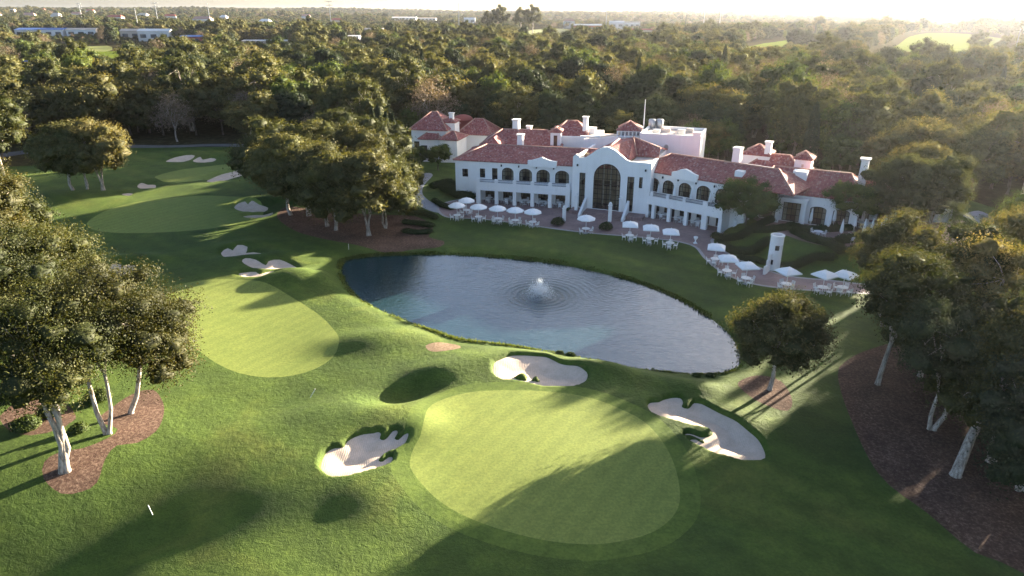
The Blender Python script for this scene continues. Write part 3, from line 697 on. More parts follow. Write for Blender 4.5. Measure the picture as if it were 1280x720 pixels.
boxwalls(FH, -0.3, 0.05, 0.5, 12, -0.3, 7.9); boxwalls(FH, 11.05, 11.4, 0.5, 12, -0.3, 7.85)
MB().box(0.1, 11.0, 5.5, 5.7, 0, 7.6, FH).build('inner_wall', M['room'], club); MB().box(0.1, 11.0, 2.6, 5.45, 3.4, 3.6, FH).build('gallery_floor', M['wood'], club)
for s in (3.9, 5.0, 6.1): MB().box(s - .09, s + .09, 2.5, 2.7, 0.4, 7.5, FH).build('inner_post', M['curtain'], club)
P = FH.P
rg0, rg1 = P(4.7, 0.45, 9.62), P(4.9, 7.2, 9.75); vl = P(1.2, 7.0, 7.9); vr = P(8.5, 5.2, 8.0)
ap = P(7.2, 6.2, 10.35)
r = slab([[rg0, P(8.0, 0.45, 8.0), P(8.3, 4.4, 8.0), ap, rg1], [rg0, rg1, vl, P(1.4, 0.45, 7.95)], [ap, P(8.3, 4.4, 8.0), P(11.6, 4.4, 8.0), P(11.4, 6.2, 9.0)], [rg1, ap, P(7.2, 12, 8.0), vl], [ap, P(11.4, 6.2, 9.0), P(11.6, 12, 7.9), P(7.2, 12, 7.9)]], 0.14)
ridge_cap([(rg0, rg1), (ap, P(8.3, 4.4, 8.0)), (ap, P(11.4, 6.2, 9.0))], r)
MB().box(8.36, 11.05, 0.5, 4.4, 7.55, 7.8, FH).build('flat_roof', M['flat_roof'], club)
# platform, steps and flanking walls
MB().box(0.0, 11.0, -2.2, 0.0, -0.2, 0.45, FH).build('entrance_platform', M['paving'], club)
for i in range(3): MB().box(2.2, 8.2, -2.55 - i * .36, -2.2 - i * .36, -0.2, 0.33 - i * .12, FH).build('step', M['paving'], club)
for s, k in ((2.0, 'stair_wall'), (8.4, 'stair_wall')):
    MB().hexa([FH.P(s - .18, -3.6, -.2), FH.P(s + .18, -3.6, -.2), FH.P(s + .18, -.05, -.2), FH.P(s - .18, -.05, -.2)], [FH.P(s - .18, -3.6, .35), FH.P(s + .18, -3.6, .35), FH.P(s + .18, -.05, 2.2), FH.P(s - .18, -.05, 2.2)]).build(k, M['stucco'], club)
for s in (0.5, 10.6): MB().box(s - .1, s + .12, -.22, 0, 6.7, 7.0, FH).build('wall_lamp', M['dark'], club)

# --- wing with the right loggia (frame B)
cB = [0.0, 2.61, 5.15, 7.8, 10.6]
for s in cB: column(FB, s, 0.27, -0.3, 2.06, 0.5 if s < 10 else 0.8)
MB().box(-0.5, 13.1, 0.0, 2.55, 2.06, 2.36, FB).build('balcony_floor', M['stucco'], club)
wall(FB, [(-0.6, 2.03), (13.15, 2.03), (13.15, 3.42), (-0.6, 3.18)], (), -0.02, 0.30, name='balcony_parapet')
column(FB, 12.95, 0.27, -0.3, 2.06, 0.5)
MB().box(12.86, 13.15, 0.29, 2.5, -0.3, 3.40, FB).build('wall', M['stucco'], club)
pB = [-0.3, 2.2, 4.8, 7.4, 10.6, 12.95]
for i in range(5): railing(FB, pB[i] + .24, pB[i + 1] - .24, 0.13, 3.26 + .03 * i, 3.80 + .02 * i)
for i, s in enumerate(pB): MB().box(s - (.22 if i != 4 else .36), s + (.22 if i != 4 else .36), -.05, .36, 3.1, 3.88, FB).build('balcony_post', M['stucco'], club)
wB = [(0.1, 1.9, 3.3, 5.3, 0.8), (2.45, 4.3, 3.3, 5.3, 0.8), (5.05, 7.05, 3.3, 5.35, 0.85), (7.85, 10.0, 3.3, 5.4, 0.85), (10.7, 12.5, 3.3, 5.4, 0.8)]
lowB = [(cB[i] + .4, cB[i + 1] - .4, .05, 2.0, 0) for i in range(4)] + [(11.2, 12.3, .05, 2.0, 0)]
wall(FB, [(4.0, 5.8), (7.95, 5.8), (7.95, 6.75), (7.2, 6.95), (6.7, 7.2), (6.0, 7.4), (5.2, 7.2), (4.7, 6.9), (4.0, 6.72)], (), 2.0, 0.495, name='parapet_gable')
wall(FB, rect(-1.2, 15.2, -.4, 6.25), [arch_pts(*w) for w in wB + lowB], 2.5, 0.35)
for w in wB: window(FB, *w[:4], 2.5, w[4], 4, 3)
for w in lowB: window(FB, *w[:4], 2.5, 0, 4, 2, curtain=False, name='glazed_door')
MB().box(-1.0, 15.0, 6.2, 6.4, 0, 6.1, FB).build('inner_wall', M['room'], club); MB().box(-1.0, 15.0, 2.9, 6.15, 2.9, 3.1, FB).build('floor_slab', M['wood'], club)
boxwalls(FB, 14.85, 15.2, 2.86, 11.5, -.4, 6.25)
hip_roof(FB, -1.8, 21.0, 2.62, 11.5, 6.22, 8.15, 3.0, 4.0)
for s in (2.2, 4.7, 7.5, 10.3):
    MB().tube([FB.P(s, 2.44, 3.4), FB.P(s, 2.44, 6.0)], [.045, .045], 6).build('downpipe', M['white'], club)
    MB().box(s + .12, s + .30, 2.30, 2.5, 5.45, 5.75, FB).build('wall_lamp', M['dark'], club)

# --- single-storey patio wing (frame C)
oC = [(1.0, 3.1, 0.05, 2.6, 0), (4.0, 6.2, 0.05, 2.6, 0), (7.4, 9.4, 0.05, 2.5, .4), (10.2, 12.2, 0.05, 2.5, .4)]
wall(FC, rect(0, 13, -1.6, 3.9), [arch_pts(*w) for w in oC], 0.0, 0.4)
for w in oC: window(FC, *w[:4], 0.0, w[4], 4, 3, curtain=True, name='glazed_door')
for s in (3.55, 6.8): column(FC, s, -1.1, -0.1, 3.0, .45, .45)
MB().box(0.4, 7.1, -1.35, -0.85, 2.98, 3.5, FC).build('porch_beam', M['stucco'], club)
MB().box(0.4, 7.1, -0.85, -0.01, 3.3, 3.5, FC).build('porch_roof', M['stucco'], club)
MB().box(.1, 12.9, 3.6, 3.8, -1, 3.8, FC).build('inner_wall', M['room'], club)
boxwalls(FC, 12.65, 13, .4, 9, -1.6, 3.9); boxwalls(FC, 0, .35, .4, 9, -1.6, 3.9)
hip_roof(FC, 0.2, 13, 0.1, 9.4, 3.9, 6.3, 1.5, 2.0)
MB().hexa([FC.P(-1.6, -3.2, -1.2), FC.P(-1.2, -3.2, -1.2), FC.P(-0.2, 0, -1.2), FC.P(-.6, 0, -1.2)], [FC.P(-1.6, -3.2, 0.0), FC.P(-1.2, -3.2, 0.0), FC.P(-.2, 0, 1.3), FC.P(-.6, 0, 1.3)]).build('stair_wall', M['stucco'], club)

# --- rear ranges, towers and chimneys
F2 = Frame(-5.2, 116.6, -8)
boxwalls(F2, 0, 13.5, 0, 8, -.3, 6.9); hip_roof(F2, 0, 13.5, 0, 8, 6.9, 8.9, 3.4, 3.0)
fd = Frame(-4.6, 113.2, -12); boxwalls(fd, 0, 2.6, 0, 3.5, 5, 7.35); r = slab([[fd.P(-.3, -.3, 7.35), fd.P(2.9, -.3, 7.35), fd.P(1.3, 1.4, 8.5)], [fd.P(2.9, -.3, 7.35), fd.P(2.9, 3.6, 7.35), fd.P(1.3, 3.6, 8.5), fd.P(1.3, 1.4, 8.5)], [fd.P(-.3, 3.6, 7.35), fd.P(-.3, -.3, 7.35), fd.P(1.3, 1.4, 8.5), fd.P(1.3, 3.6, 8.5)]], .12)
chimney(0.75, 120.3, 8.0, 10.6, 1.1, 1.1); chimney(3.0, 120.2, 8.0, 9.5, .8, .8); chimney(1.4, 113.2, 6.4, 9.25, .95, .95)
F3 = Frame(6.6, 117.2, -10)
boxwalls(F3, 0, 8.6, 0, 8, -.3, 8.2); hip_roof(F3, 0.2, 6.2, 1.0, 8, 8.2, 10.2, 2.4, 2.4)
boxwalls(F3, 0.2, 1.9, -2.2, 0.0, 4, 9.3); MB().box(0.75, 1.35, -2.27, -2.18, 6.8, 8.7, F3).build('shutter', M['wood'], club); hip_roof(F3, .2, 1.9, -2.2, 0.0, 9.3, 10.0, 1.3, 1.3, .2)
chimney(12.55, 118.5, 7.5, 11.3, .8, .8); chimney(13.9, 119.0, 7.0, 9.4, 1.1, 1.1, flare=.03); boxwalls(F3, 5.0, 8.4, -0.6, -.02, 6.0, 8.5)
F4 = Frame(13.2, 112.8, -14)     # long white block behind the hall
boxwalls(F4, -1.5, 8, 0, 7, -.3, 8.3); MB().box(-1.3, 7.8, 0.25, 6.8, 8.3, 8.34, F4).build('flat_roof', M['flat_roof'], club)
wall(F4, [(-1.5, 8.0), (4.2, 8.0), (4.2, 8.95), (3.4, 9.0), (2.2, 8.9), (0.8, 8.55), (-.4, 8.45), (-1.5, 8.4)], (), -.03, .3)
F5 = Frame(20.6, 111.0, -20)
boxwalls(F5, 0, 9.6, 0, 8.5, -.3, 9.3)
pb = MB()
for a in ((0, 9.6, -.02, .3), (0, 9.6, 8.2, 8.52), (0, .32, .3, 8.2), (9.28, 9.6, .3, 8.2)): pb.box(*a, 9.3, 9.75, F5)
pb.build('parapet', M['stucco'], club); MB().box(.32, 9.28, .3, 8.2, 9.3, 9.36, F5).build('flat_roof', M['flat_roof'], club)
rw = MB()
for i in range(16):
    a = 6.283 * i / 16; a2 = 6.283 * (i + 1) / 16
    rw.hexa([F5.P(4.3 + .36 * math.cos(t), o, 7.7 + .48 * math.sin(t)) for t, o in ((a, -.06), (a2, -.06), (a2, .02), (a, .02))], [F5.P(4.3 + .5 * math.cos(t), o, 7.7 + .62 * math.sin(t)) for t, o in ((a, -.06), (a2, -.06), (a2, .02), (a, .02))])
ro = rw.build('round_window', M['stucco'], club); MB().face([F5.P(4.3 + .36 * math.cos(6.283 * i / 16), -.03, 7.7 + .48 * math.sin(6.283 * i / 16)) for i in range(16)]).build('pane', M['glass'], ro)
chimney(*F5.P(8.9, .6, 0).xy, 6, 10.3, 1.3, 1.3, -20, flare=.05)
for (a, b_, h_) in ((1.6, 2.4, .7), (3.0, 4.8, .5), (5.6, 2.2, .9), (6.6, 5.5, .6), (2.4, 6.4, .5)): MB().box(a, a + 1.1, b_, b_ + .9, 9.36, 9.36 + h_, F5).build('roof_unit', M['metal' if h_ > .6 else 'flat_roof'], club)
F6 = Frame(17.6, 116.0, -14)     # belvedere
boxwalls(F6, 0, 4.0, 0, 3.6, 6, 8.4)
wall(F6, rect(0, 4.0, 8.4, 9.45), [rect(.2 + i * .63, .62 + i * .63, 8.5, 9.2) for i in range(6)], 0, .2); wall(F6, rect(0, 4.0, 8.4, 9.45), [rect(.2 + i * .63, .62 + i * .63, 8.5, 9.2) for i in range(6)], 3.4, .2)
boxwalls(F6, 0, .2, .2, 3.4, 8.4, 9.45); boxwalls(F6, 3.8, 4.0, .2, 3.4, 8.4, 9.45); MB().box(.25, 3.75, 1.6, 1.8, 8.4, 9.4, F6).build('inner_wall', M['metal'], club)
hip_roof(F6, .1, 3.9, .1, 3.5, 9.45, 10.75, 2.05, 2.05, .15)
fp = F6.P(4.3, 1.0, 0); MB().tube([(fp.x, fp.y, 7), (fp.x, fp.y, 14.4)], [.11, .06], 8).build('flagpole', M['white'], club)
for x in (23.9, 25.2):
    b = MB(); b.lathe([(.62, 8.5), (.62, 10.7), (.5, 10.85), (0, 10.9)], 16, (x, 118.4, 0)); b.build('rooftop_tank', M['metal'], club, True)
c = chimney(32.2, 97.4, 5.5, 10.0, 1.15, 1.15, -40, flare=.03)
F7 = Frame(33.4, 99.6, -30)      # low house behind the patio wing
boxwalls(F7, 0, 9.0, 0, 7, -.3, 6.1); hip_roof(F7, 0, 9.0, 0, 7, 6.1, 8.4, 3.4, 3.0)
boxwalls(F7, -.2, 3.6, 2.2, 6, 5, 8.3); hip_roof(F7, -.2, 3.6, 2.2, 6, 8.3, 9.5, 1.9, 1.9, .15)
chimney(37.6, 100.4, 7, 10.3, .9, .9, -30); 
F8 = Frame(40.1, 95.9, -30); boxwalls(F8, -.2, 2.0, 0, 2.2, 3, 8.7); hip_roof(F8, -.2, 2.0, 0, 2.2, 8.7, 9.65, 1.3, 1.3, .2); MB().box(.75, 1.05, -.04, .02, 7.5, 7.95, F8).build('vent', M['beige'], club)
boxwalls(Frame(38.0, 91.4, -30), 0, 1.8, 0, 1.6, 4.5, 7.9); boxwalls(Frame(30.4, 92.2, -40), 0, 1.1, 0, 1.1, 5.8, 7.75)
chimney(46.6, 89.6, 6.0, 10.0, 1.0, 1.0, -30, flare=.16)
MB().box(10.4, 15.5, 11.2, 11.5, 5.9, 7.4, FB).build('parapet', M['stucco'], club)
FE = Frame(46.2, 90.3, -8, PATIO_Z)     # low range at the driveway end
oE = [(1.0, 2.6, .05, 2.3, .3), (3.6, 5.2, .05, 2.3, .3), (6.2, 7.8, .05, 2.3, .3), (8.8, 10.4, .05, 2.3, .3)]
wall(FE, rect(0, 13.0, -1.8, 3.0), [arch_pts(*w) for w in oE], 0, .35)
for w in oE: window(FE, *w[:4], 0, w[4], 3, 3, name='glazed_door')
boxwalls(FE, 0, 13, 5.6, 6, -1.8, 3.0); boxwalls(FE, 12.65, 13, .35, 5.6, -1.8, 3.0); boxwalls(FE, 0, .3, .35, 5.6, -1.8, 3.0); hip_roof(FE, 0, 13, 0, 6, 3.0, 4.6, 2.5, 2.5)
MB().box(0.5, 9.5, -3.0, -0.05, 2.62, 2.78, FE).build('pergola_roof', M['bronze'], club)
for s in (.8, 3.6, 6.4, 9.2): column(FE, s, -2.8, -.2, 2.62, .3, .3)

# --- guest house beyond the curved path
gh = empty('guest_house', (-14, 140, 0), 0, 'white guest house with several hipped red roofs, apart from the clubhouse', 'building')
f = Frame(-20.2, 138.5, -12)
boxwalls(f, 0, 7.2, 0, 9, -.4, 6.0, gh); hip_roof(f, 0, 7.2, 0, 9, 6.0, 8.9, 3.4, 3.4, .4, gh)
f2 = Frame(-18.3, 136.2, -8); boxwalls(f2, 0, 4.0, 0, 4, -.4, 4.5, gh); hip_roof(f2, 0, 4.0, 0, 6, 4.5, 5.9, 2.2, 1.5, .3, gh)
f3 = Frame(-14.2, 135.0, -16); boxwalls(f3, 0, 3.6, 0, 5.5, -.4, 4.6, gh); hip_roof(f3, 0, 3.6, 0, 5.5, 4.6, 5.8, 1.8, 1.8, .3, gh)
f4 = Frame(-14.6, 139.8, -12); boxwalls(f4, 0, 3.2, 0, 3.2, 0, 7.2, gh); hip_roof(f4, 0, 3.2, 0, 3.2, 7.2, 8.1, 1.8, 1.8, .2, gh)
f5 = Frame(-11.2, 142.5, -10); boxwalls(f5, 0, 7.0, 0, 8, -.4, 4.4, gh); hip_roof(f5, 0, 7.0, 0, 8, 4.4, 7.0, 3.2, 2.8, .4, gh)
chimney(-12.2, 140.8, 6, 8.9, .9, .9, -12, gh)
d = MB(); d.lathe([(2.3, 0), (2.2, .35), (1.7, .8), (.9, 1.1), (0, 1.2)], 20, (-10.6, 150.5, 6.0)); d.lathe([(2.1, -6), (2.1, 0)], 20, (-10.6, 150.5, 6.0), cap=False); d.build('dome', M['red_flat'], gh, True)
for F_, a in ((f, (.5, 1.6, 1.6, 3.6)), (f2, (.3, 1.5, 1.0, 3.2)), (f2, (2.4, 3.1, 1.8, 3.0)), (f3, (.9, 2.0, .8, 3.0))):
    b = MB(); b.box(a[0], a[1], -.05, .03, a[2], a[3], F_); w_ = b.build('window', M['bronze'], gh); MB().face([F_.P(a[0] + .1, -.06, a[2] + .1), F_.P((a[0] + a[1]) / 2 - .04, -.06, a[2] + .1), F_.P((a[0] + a[1]) / 2 - .04, -.06, a[3] - .1), F_.P(a[0] + .1, -.06, a[3] - .1)]).build('pane', M['glass'], w_)
# ------------------------------------------------------------------ trees
def ico(sub):
    bm = bmesh.new(); bmesh.ops.create_icosphere(bm, subdivisions=sub, radius=1.0); v = np.array([tuple(q.co) for q in bm.verts]); f = np.array([[q.index for q in t.verts] for t in bm.faces]); bm.free(); return v, f
ICO = ico(2)
def leaf_mesh(name, P, Nn, size, tint, m, aspect=0.55, seed=1, cores=None):
    r2 = np.random.default_rng(seed); n = len(P)
    Nn = Nn / (np.linalg.norm(Nn, axis=1)[:, None] + 1e-9)
    t = np.cross(Nn, r2.normal(size=(n, 3))); t /= np.linalg.norm(t, axis=1)[:, None] + 1e-9
    b = np.cross(Nn, t); L = (size * r2.uniform(0.65, 1.25, n))[:, None]
    v = np.stack([P - t * L * 0.5, P + b * L * aspect * 0.5 + Nn * L * 0.06, P + t * L * 0.5, P - b * L * aspect * 0.5 + Nn * L * 0.06], 1).reshape(-1, 3)
    me = bpy.data.meshes.new(name)
    li = np.arange(4 * n); ls = np.arange(0, 4 * n, 4)
    if cores:
        cvs, cf_ = [], []; k0 = 4 * n
        for q, tt in cores: cvs.append(q); cf_.append(ICO[1] + k0); k0 += len(q); tint = np.concatenate([tint, np.clip(tt + r2.normal(0, .10, len(ICO[1])), 0, 1)])
        v = np.concatenate([v] + cvs); cf_ = np.concatenate(cf_); ls = np.concatenate([ls, 4 * n + 3 * np.arange(len(cf_))]); li = np.concatenate([li, cf_.ravel()])
    me.vertices.add(len(v)); me.vertices.foreach_set('co', v.astype(np.float32).ravel())
    me.loops.add(len(li)); me.loops.foreach_set('vertex_index', li.astype(np.int32))
    me.polygons.add(len(ls)); me.polygons.foreach_set('loop_start', ls.astype(np.int32))
    me.update(calc_edges=True)
    a = me.attributes.new('tint', 'FLOAT', 'FACE'); a.data.foreach_set('value', tint.astype(np.float32))
    me.materials.append(m)
    return me
def rdir(r2, n):
    d = r2.normal(size=(n, 3)); return d / np.linalg.norm(d, axis=1)[:, None]
def make_tree(seed, h=11, cr=4.6, rz=3.4, zc=None, off=(0, 0), clumps=33, clump_r=1.5, per=546, leaf_s=0.23, lm='leaf_oak', bm='pale_bark', stems=1, trunk=0.24, sparse=0.0, low=-0.72, core=0.60, lumpy=0.13, name='tree'):
    """trunk and crown meshes, standing at the origin"""
    r2 = np.random.default_rng(seed)
    zc = h - rz if zc is None else zc
    c0 = np.array([off[0], off[1], zc]); K = r2.normal(size=(6, 3)); ph = r2.uniform(0, 6.28, 6)
    def lump(d): return 1 + lumpy * sum(np.sin(2.2 * d @ K[i] + ph[i]) for i in range(6)) / 1.5
    cs = []; tries = 0; md = clump_r * 1.12
    while len(cs) < clumps and tries < 9000:
        tries += 1; d = rdir(r2, 1)[0]
        if d[2] < low: continue
        rr = r2.uniform(0.35, 1.0) ** 0.45
        p = c0 + d * np.array([cr, cr, rz]) * rr * lump(d) * (1 - 0.5 * clump_r / cr)
        if all(np.linalg.norm(p - q[:3]) > md for q in cs): cs.append(p)
        if tries % 1500 == 0: md *= 0.85
    cs = np.array(cs); n = len(cs)
    # branches
    b = MB(); k = min(6, max(3, n // 7)); cent = cs[r2.choice(n, k, replace=False)]
    for _ in range(5):
        own = np.argmin(((cs[:, None] - cent[None]) ** 2).sum(2), 1)
        cent = np.array([cs[own == i].mean(0) if (own == i).any() else cent[i] for i in range(k)])
    st = []
    for i in range(stems):
        a = 6.283 * i / stems + r2.uniform(-.4, .4); rb = 0.0 if stems == 1 else trunk * 0.7
        base = np.array([rb * math.cos(a), rb * math.sin(a), -0.3]); fz = max(1.2, (zc - rz * 0.75) * r2.uniform(0.75, 1.0))
        dirx = np.array([math.cos(a), math.sin(a)]) * (0.0 if stems == 1 else r2.uniform(0.03, 0.10) * fz)
        top = np.array([base[0] + dirx[0] + off[0] * 0.45, base[1] + dirx[1] + off[1] * 0.45, fz])
        w = r2.normal(0, 0.07 * fz ** 0.5, 3); tr = trunk * (1 if stems == 1 else r2.uniform(0.65, 0.95))
        q = [base, base + np.array([0, 0, 0.45]), base * 0.6 + top * 0.4 + w * 1.0, base * 0.25 + top * 0.75 + w * 0.6, top]
        b.tube(q, [tr * 1.5, tr * 1.0, tr * 0.84, tr * 0.74, tr * 0.66], 9); st.append((top, tr * 0.75))
    for i in range(k):
        top, tr = st[i % len(st)]; e = c0 * 0.25 + cent[i] * 0.75; m1 = top * 0.5 + e * 0.5 + np.array([0, 0, 0.12 * np.linalg.norm(e - top)]) + r2.normal(0, 0.22, 3)
        r_ = tr * 0.62
        b.tube([top - np.array([0, 0, 0.15]), top * 0.75 + m1 * 0.25 + r2.normal(0, 0.05, 3), m1, m1 * 0.5 + e * 0.5 + r2.normal(0, .1, 3), e], [r_ * 1.15, r_, r_ * 0.75, r_ * 0.55, r_ * 0.42], 7)
        for j in np.where(own == i)[0]:
            if r2.random() < 0.25 and n > 30: continue
            s0 = e if r2.random() < 0.6 else m1; mid = (s0 + cs[j]) / 2 + r2.normal(0, 0.2, 3)
            b.tube([s0, mid, cs[j]], [r_ * 0.42, r_ * 0.26, r_ * 0.10], 5)
    tm = b.mesh(name + '_trunk', M[bm], True)
    # leaves
    P = []; Nn = []; T = []; cores = []
    for j in range(n):
        m = int(per * r2.uniform(0.7, 1.3)); d = rdir(r2, m); d[:, 2] = np.where((d[:, 2] < -0.25) & (r2.random(m) < 0.6), -d[:, 2], d[:, 2])
        rad = clump_r * r2.uniform(0.8, 1.35); sub = 1 + 0.28 * np.sin(3.1 * d @ K[j % 6] * 1.6 + j) + 0.16 * np.sin(5.5 * d @ K[(j + 2) % 6] + 2 * j)
        rr = (0.55 + 0.50 * r2.random(m) ** 0.75) * sub + r2.normal(0, 0.035 + sparse, m)
        P.append(cs[j] + d * rr[:, None] * rad * np.array([1.08, 1.08, 0.80])); Nn.append(d * 1.0 + np.array([0, 0, 0.25]) + r2.normal(0, 0.55, (m, 3)))
        if core > 0:  # added opaque, darker blobs inside each clump, so light doesn't pass through
            q = ICO[0]; w = (1 + 0.28 * np.sin(3.1 * q @ K[j % 6] * 1.6 + j) + 0.16 * np.sin(5.5 * q @ K[(j + 2) % 6] + 2 * j)) * core * (1 + r2.normal(0, .14, len(q))); cores.append((cs[j] + q * w[:, None] * rad * np.array([1.08, 1.08, .8]), 0.36 + r2.normal(0, .06)))
        T.append(np.clip(0.45 + r2.normal(0, 0.12) + r2.normal(0, 0.15, m), 0, 1))
    P = np.concatenate(P); Nn = np.concatenate(Nn); T = np.concatenate(T)
    return tm, leaf_mesh(name + '_crown', P, Nn, leaf_s, T, M[lm], 0.6, seed, cores if core > 0 else None)
def make_cypress(seed, h=12, r=1.3, n=5200, leaf_s=0.32, lm='leaf_dark'):
    r2 = np.random.default_rng(seed); z = r2.random(n) ** 0.9; prof = np.sin(np.clip(z * 0.93 + 0.07, 0, 1) * math.pi) ** 0.6 * (1 - 0.35 * z)
    a = r2.uniform(0, 6.283, n); rr = r * prof * (0.5 + 0.5 * r2.random(n) ** 0.5) * (1 + 0.15 * np.sin(4 * a + 9 * z))
    d = np.stack([np.cos(a), np.sin(a), np.full(n, 0.5)], 1); P = np.stack([rr * np.cos(a), rr * np.sin(a), 0.6 + z * (h - 0.6)], 1)
    b = MB(); b.tube([(0, 0, -0.3), (0, 0, 1), (0, 0, h * 0.7)], [0.2, 0.16, 0.05], 7)
    return b.mesh('cypress_trunk', M['brown_bark'], True), leaf_mesh('cypress_crown', P, d + r2.normal(0, .5, (n, 3)), leaf_s, np.clip(0.4 + r2.normal(0, .18, n), 0, 1), M[lm], 0.5, seed)
def make_palm(seed, h=7, fr=2.6, n=34):
    r2 = np.random.default_rng(seed); b = MB(); lx = r2.normal(0, 0.3, 2)
    b.tube([(0, 0, -0.3), (lx[0] * 0.3, lx[1] * 0.3, h * 0.4), (lx[0], lx[1], h)], [0.26, 0.19, 0.16], 9)
    P = []; Nn = []; T = []; v = []; f = []; tint = []
    for i in range(n):
        a = r2.uniform(0, 6.283); el = r2.uniform(-0.35, 1.35); L = fr * r2.uniform(0.8, 1.1); tt = np.clip(0.5 + r2.normal(0, .2), 0, 1)
        o = np.array([lx[0], lx[1], h]); d = np.array([math.cos(a) * math.cos(el), math.sin(a) * math.cos(el), math.sin(el)]); sd = np.array([-math.sin(a), math.cos(a), 0])
        prev = None
        for q in range(9):
            s = q / 8; c = o + d * L * s - np.array([0, 0, 0.55 * L * s * s]); 
            if prev is not None:
                for sg in (-1, 1):
                    for e in range(2):
                        p0 = prev * (1 - e / 2) + c * e / 2; wl_ = 0.62 * math.sin(min(1, s * 0.9 + 0.12) * math.pi) + 0.05
                        tip = p0 + sd * sg * wl_ + d * wl_ * 0.7 - np.array([0, 0, wl_ * 0.35]); k0 = len(v)
                        v += [p0, p0 + (c - prev) * 0.28, tip]; f.append((k0, k0 + 1, k0 + 2)); tint.append(tt)
            prev = c
    me = bpy.data.meshes.new('palm_crown'); me.from_pydata([tuple(p) for p in v], [], f); me.materials.append(M['leaf_palm'])
    at_ = me.attributes.new('tint', 'FLOAT', 'FACE'); at_.data.foreach_set('value', np.array(tint, np.float32))
    return b.mesh('palm_trunk', M['brown_bark'], True), me
def plant_tree(name, proto, x, y, s=1.0, rz=0.0, label='', cat='tree', group=None, z=None, sz=None):
    root = empty(name, (x, y, hz(x, y) if z is None else z), rz, label, cat, group); root.scale = (s, s, sz or s)
    link('trunk', proto[0], root); link('crown', proto[1], root)
    return root

# --- trees built for their own place
def own_tree(px, py, label, name='spreading_tree', group=None, turn=0.0, **kw):
    x, y = g(px, py); return plant_tree(name, make_tree(name=name, **kw), x, y, 1.0, turn, label, 'tree', group)
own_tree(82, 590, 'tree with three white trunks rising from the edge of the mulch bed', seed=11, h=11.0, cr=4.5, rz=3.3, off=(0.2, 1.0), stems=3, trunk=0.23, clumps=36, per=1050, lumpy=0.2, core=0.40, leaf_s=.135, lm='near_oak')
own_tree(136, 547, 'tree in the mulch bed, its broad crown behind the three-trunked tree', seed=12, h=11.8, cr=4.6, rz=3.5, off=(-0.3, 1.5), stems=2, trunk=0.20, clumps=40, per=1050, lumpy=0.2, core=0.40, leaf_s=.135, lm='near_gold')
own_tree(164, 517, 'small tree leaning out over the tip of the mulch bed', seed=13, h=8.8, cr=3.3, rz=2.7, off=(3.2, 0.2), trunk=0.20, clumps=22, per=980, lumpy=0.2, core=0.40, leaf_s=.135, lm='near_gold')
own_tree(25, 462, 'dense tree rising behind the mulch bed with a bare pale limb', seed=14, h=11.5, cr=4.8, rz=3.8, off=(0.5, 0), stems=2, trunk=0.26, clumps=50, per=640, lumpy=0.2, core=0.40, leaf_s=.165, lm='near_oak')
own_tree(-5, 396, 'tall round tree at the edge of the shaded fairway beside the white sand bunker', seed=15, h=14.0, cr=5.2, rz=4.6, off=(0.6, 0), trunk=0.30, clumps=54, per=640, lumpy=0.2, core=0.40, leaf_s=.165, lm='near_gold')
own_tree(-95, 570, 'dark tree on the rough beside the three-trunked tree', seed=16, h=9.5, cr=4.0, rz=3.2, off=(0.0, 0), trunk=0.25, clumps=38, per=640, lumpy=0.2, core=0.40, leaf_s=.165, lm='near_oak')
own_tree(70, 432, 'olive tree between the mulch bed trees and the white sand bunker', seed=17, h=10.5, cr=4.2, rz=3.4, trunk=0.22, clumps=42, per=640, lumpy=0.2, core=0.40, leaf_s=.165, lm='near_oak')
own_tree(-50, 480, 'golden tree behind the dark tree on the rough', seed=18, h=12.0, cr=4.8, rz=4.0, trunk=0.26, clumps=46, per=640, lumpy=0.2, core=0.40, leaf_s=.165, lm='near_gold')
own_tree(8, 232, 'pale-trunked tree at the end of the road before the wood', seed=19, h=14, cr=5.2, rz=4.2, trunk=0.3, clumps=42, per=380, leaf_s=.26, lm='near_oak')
own_tree(12, 345, 'rounded olive tree on the fairway edge across from the long shaded green', seed=20, h=11.5, cr=4.8, rz=4.2, trunk=0.24, clumps=46, per=480, leaf_s=.22, lm='leaf_oak')
own_tree(962, 488, 'lone bushy tree with straight pale trunk on the pond bank by the long bunker', seed=21, h=8.2, cr=3.7, rz=3.1, zc=5.0, off=(0.1, 0), trunk=0.20, clumps=40, clump_r=1.1, per=640, core=0.5, leaf_s=.17, lm='leaf_gold', low=-0.75, lumpy=.06)
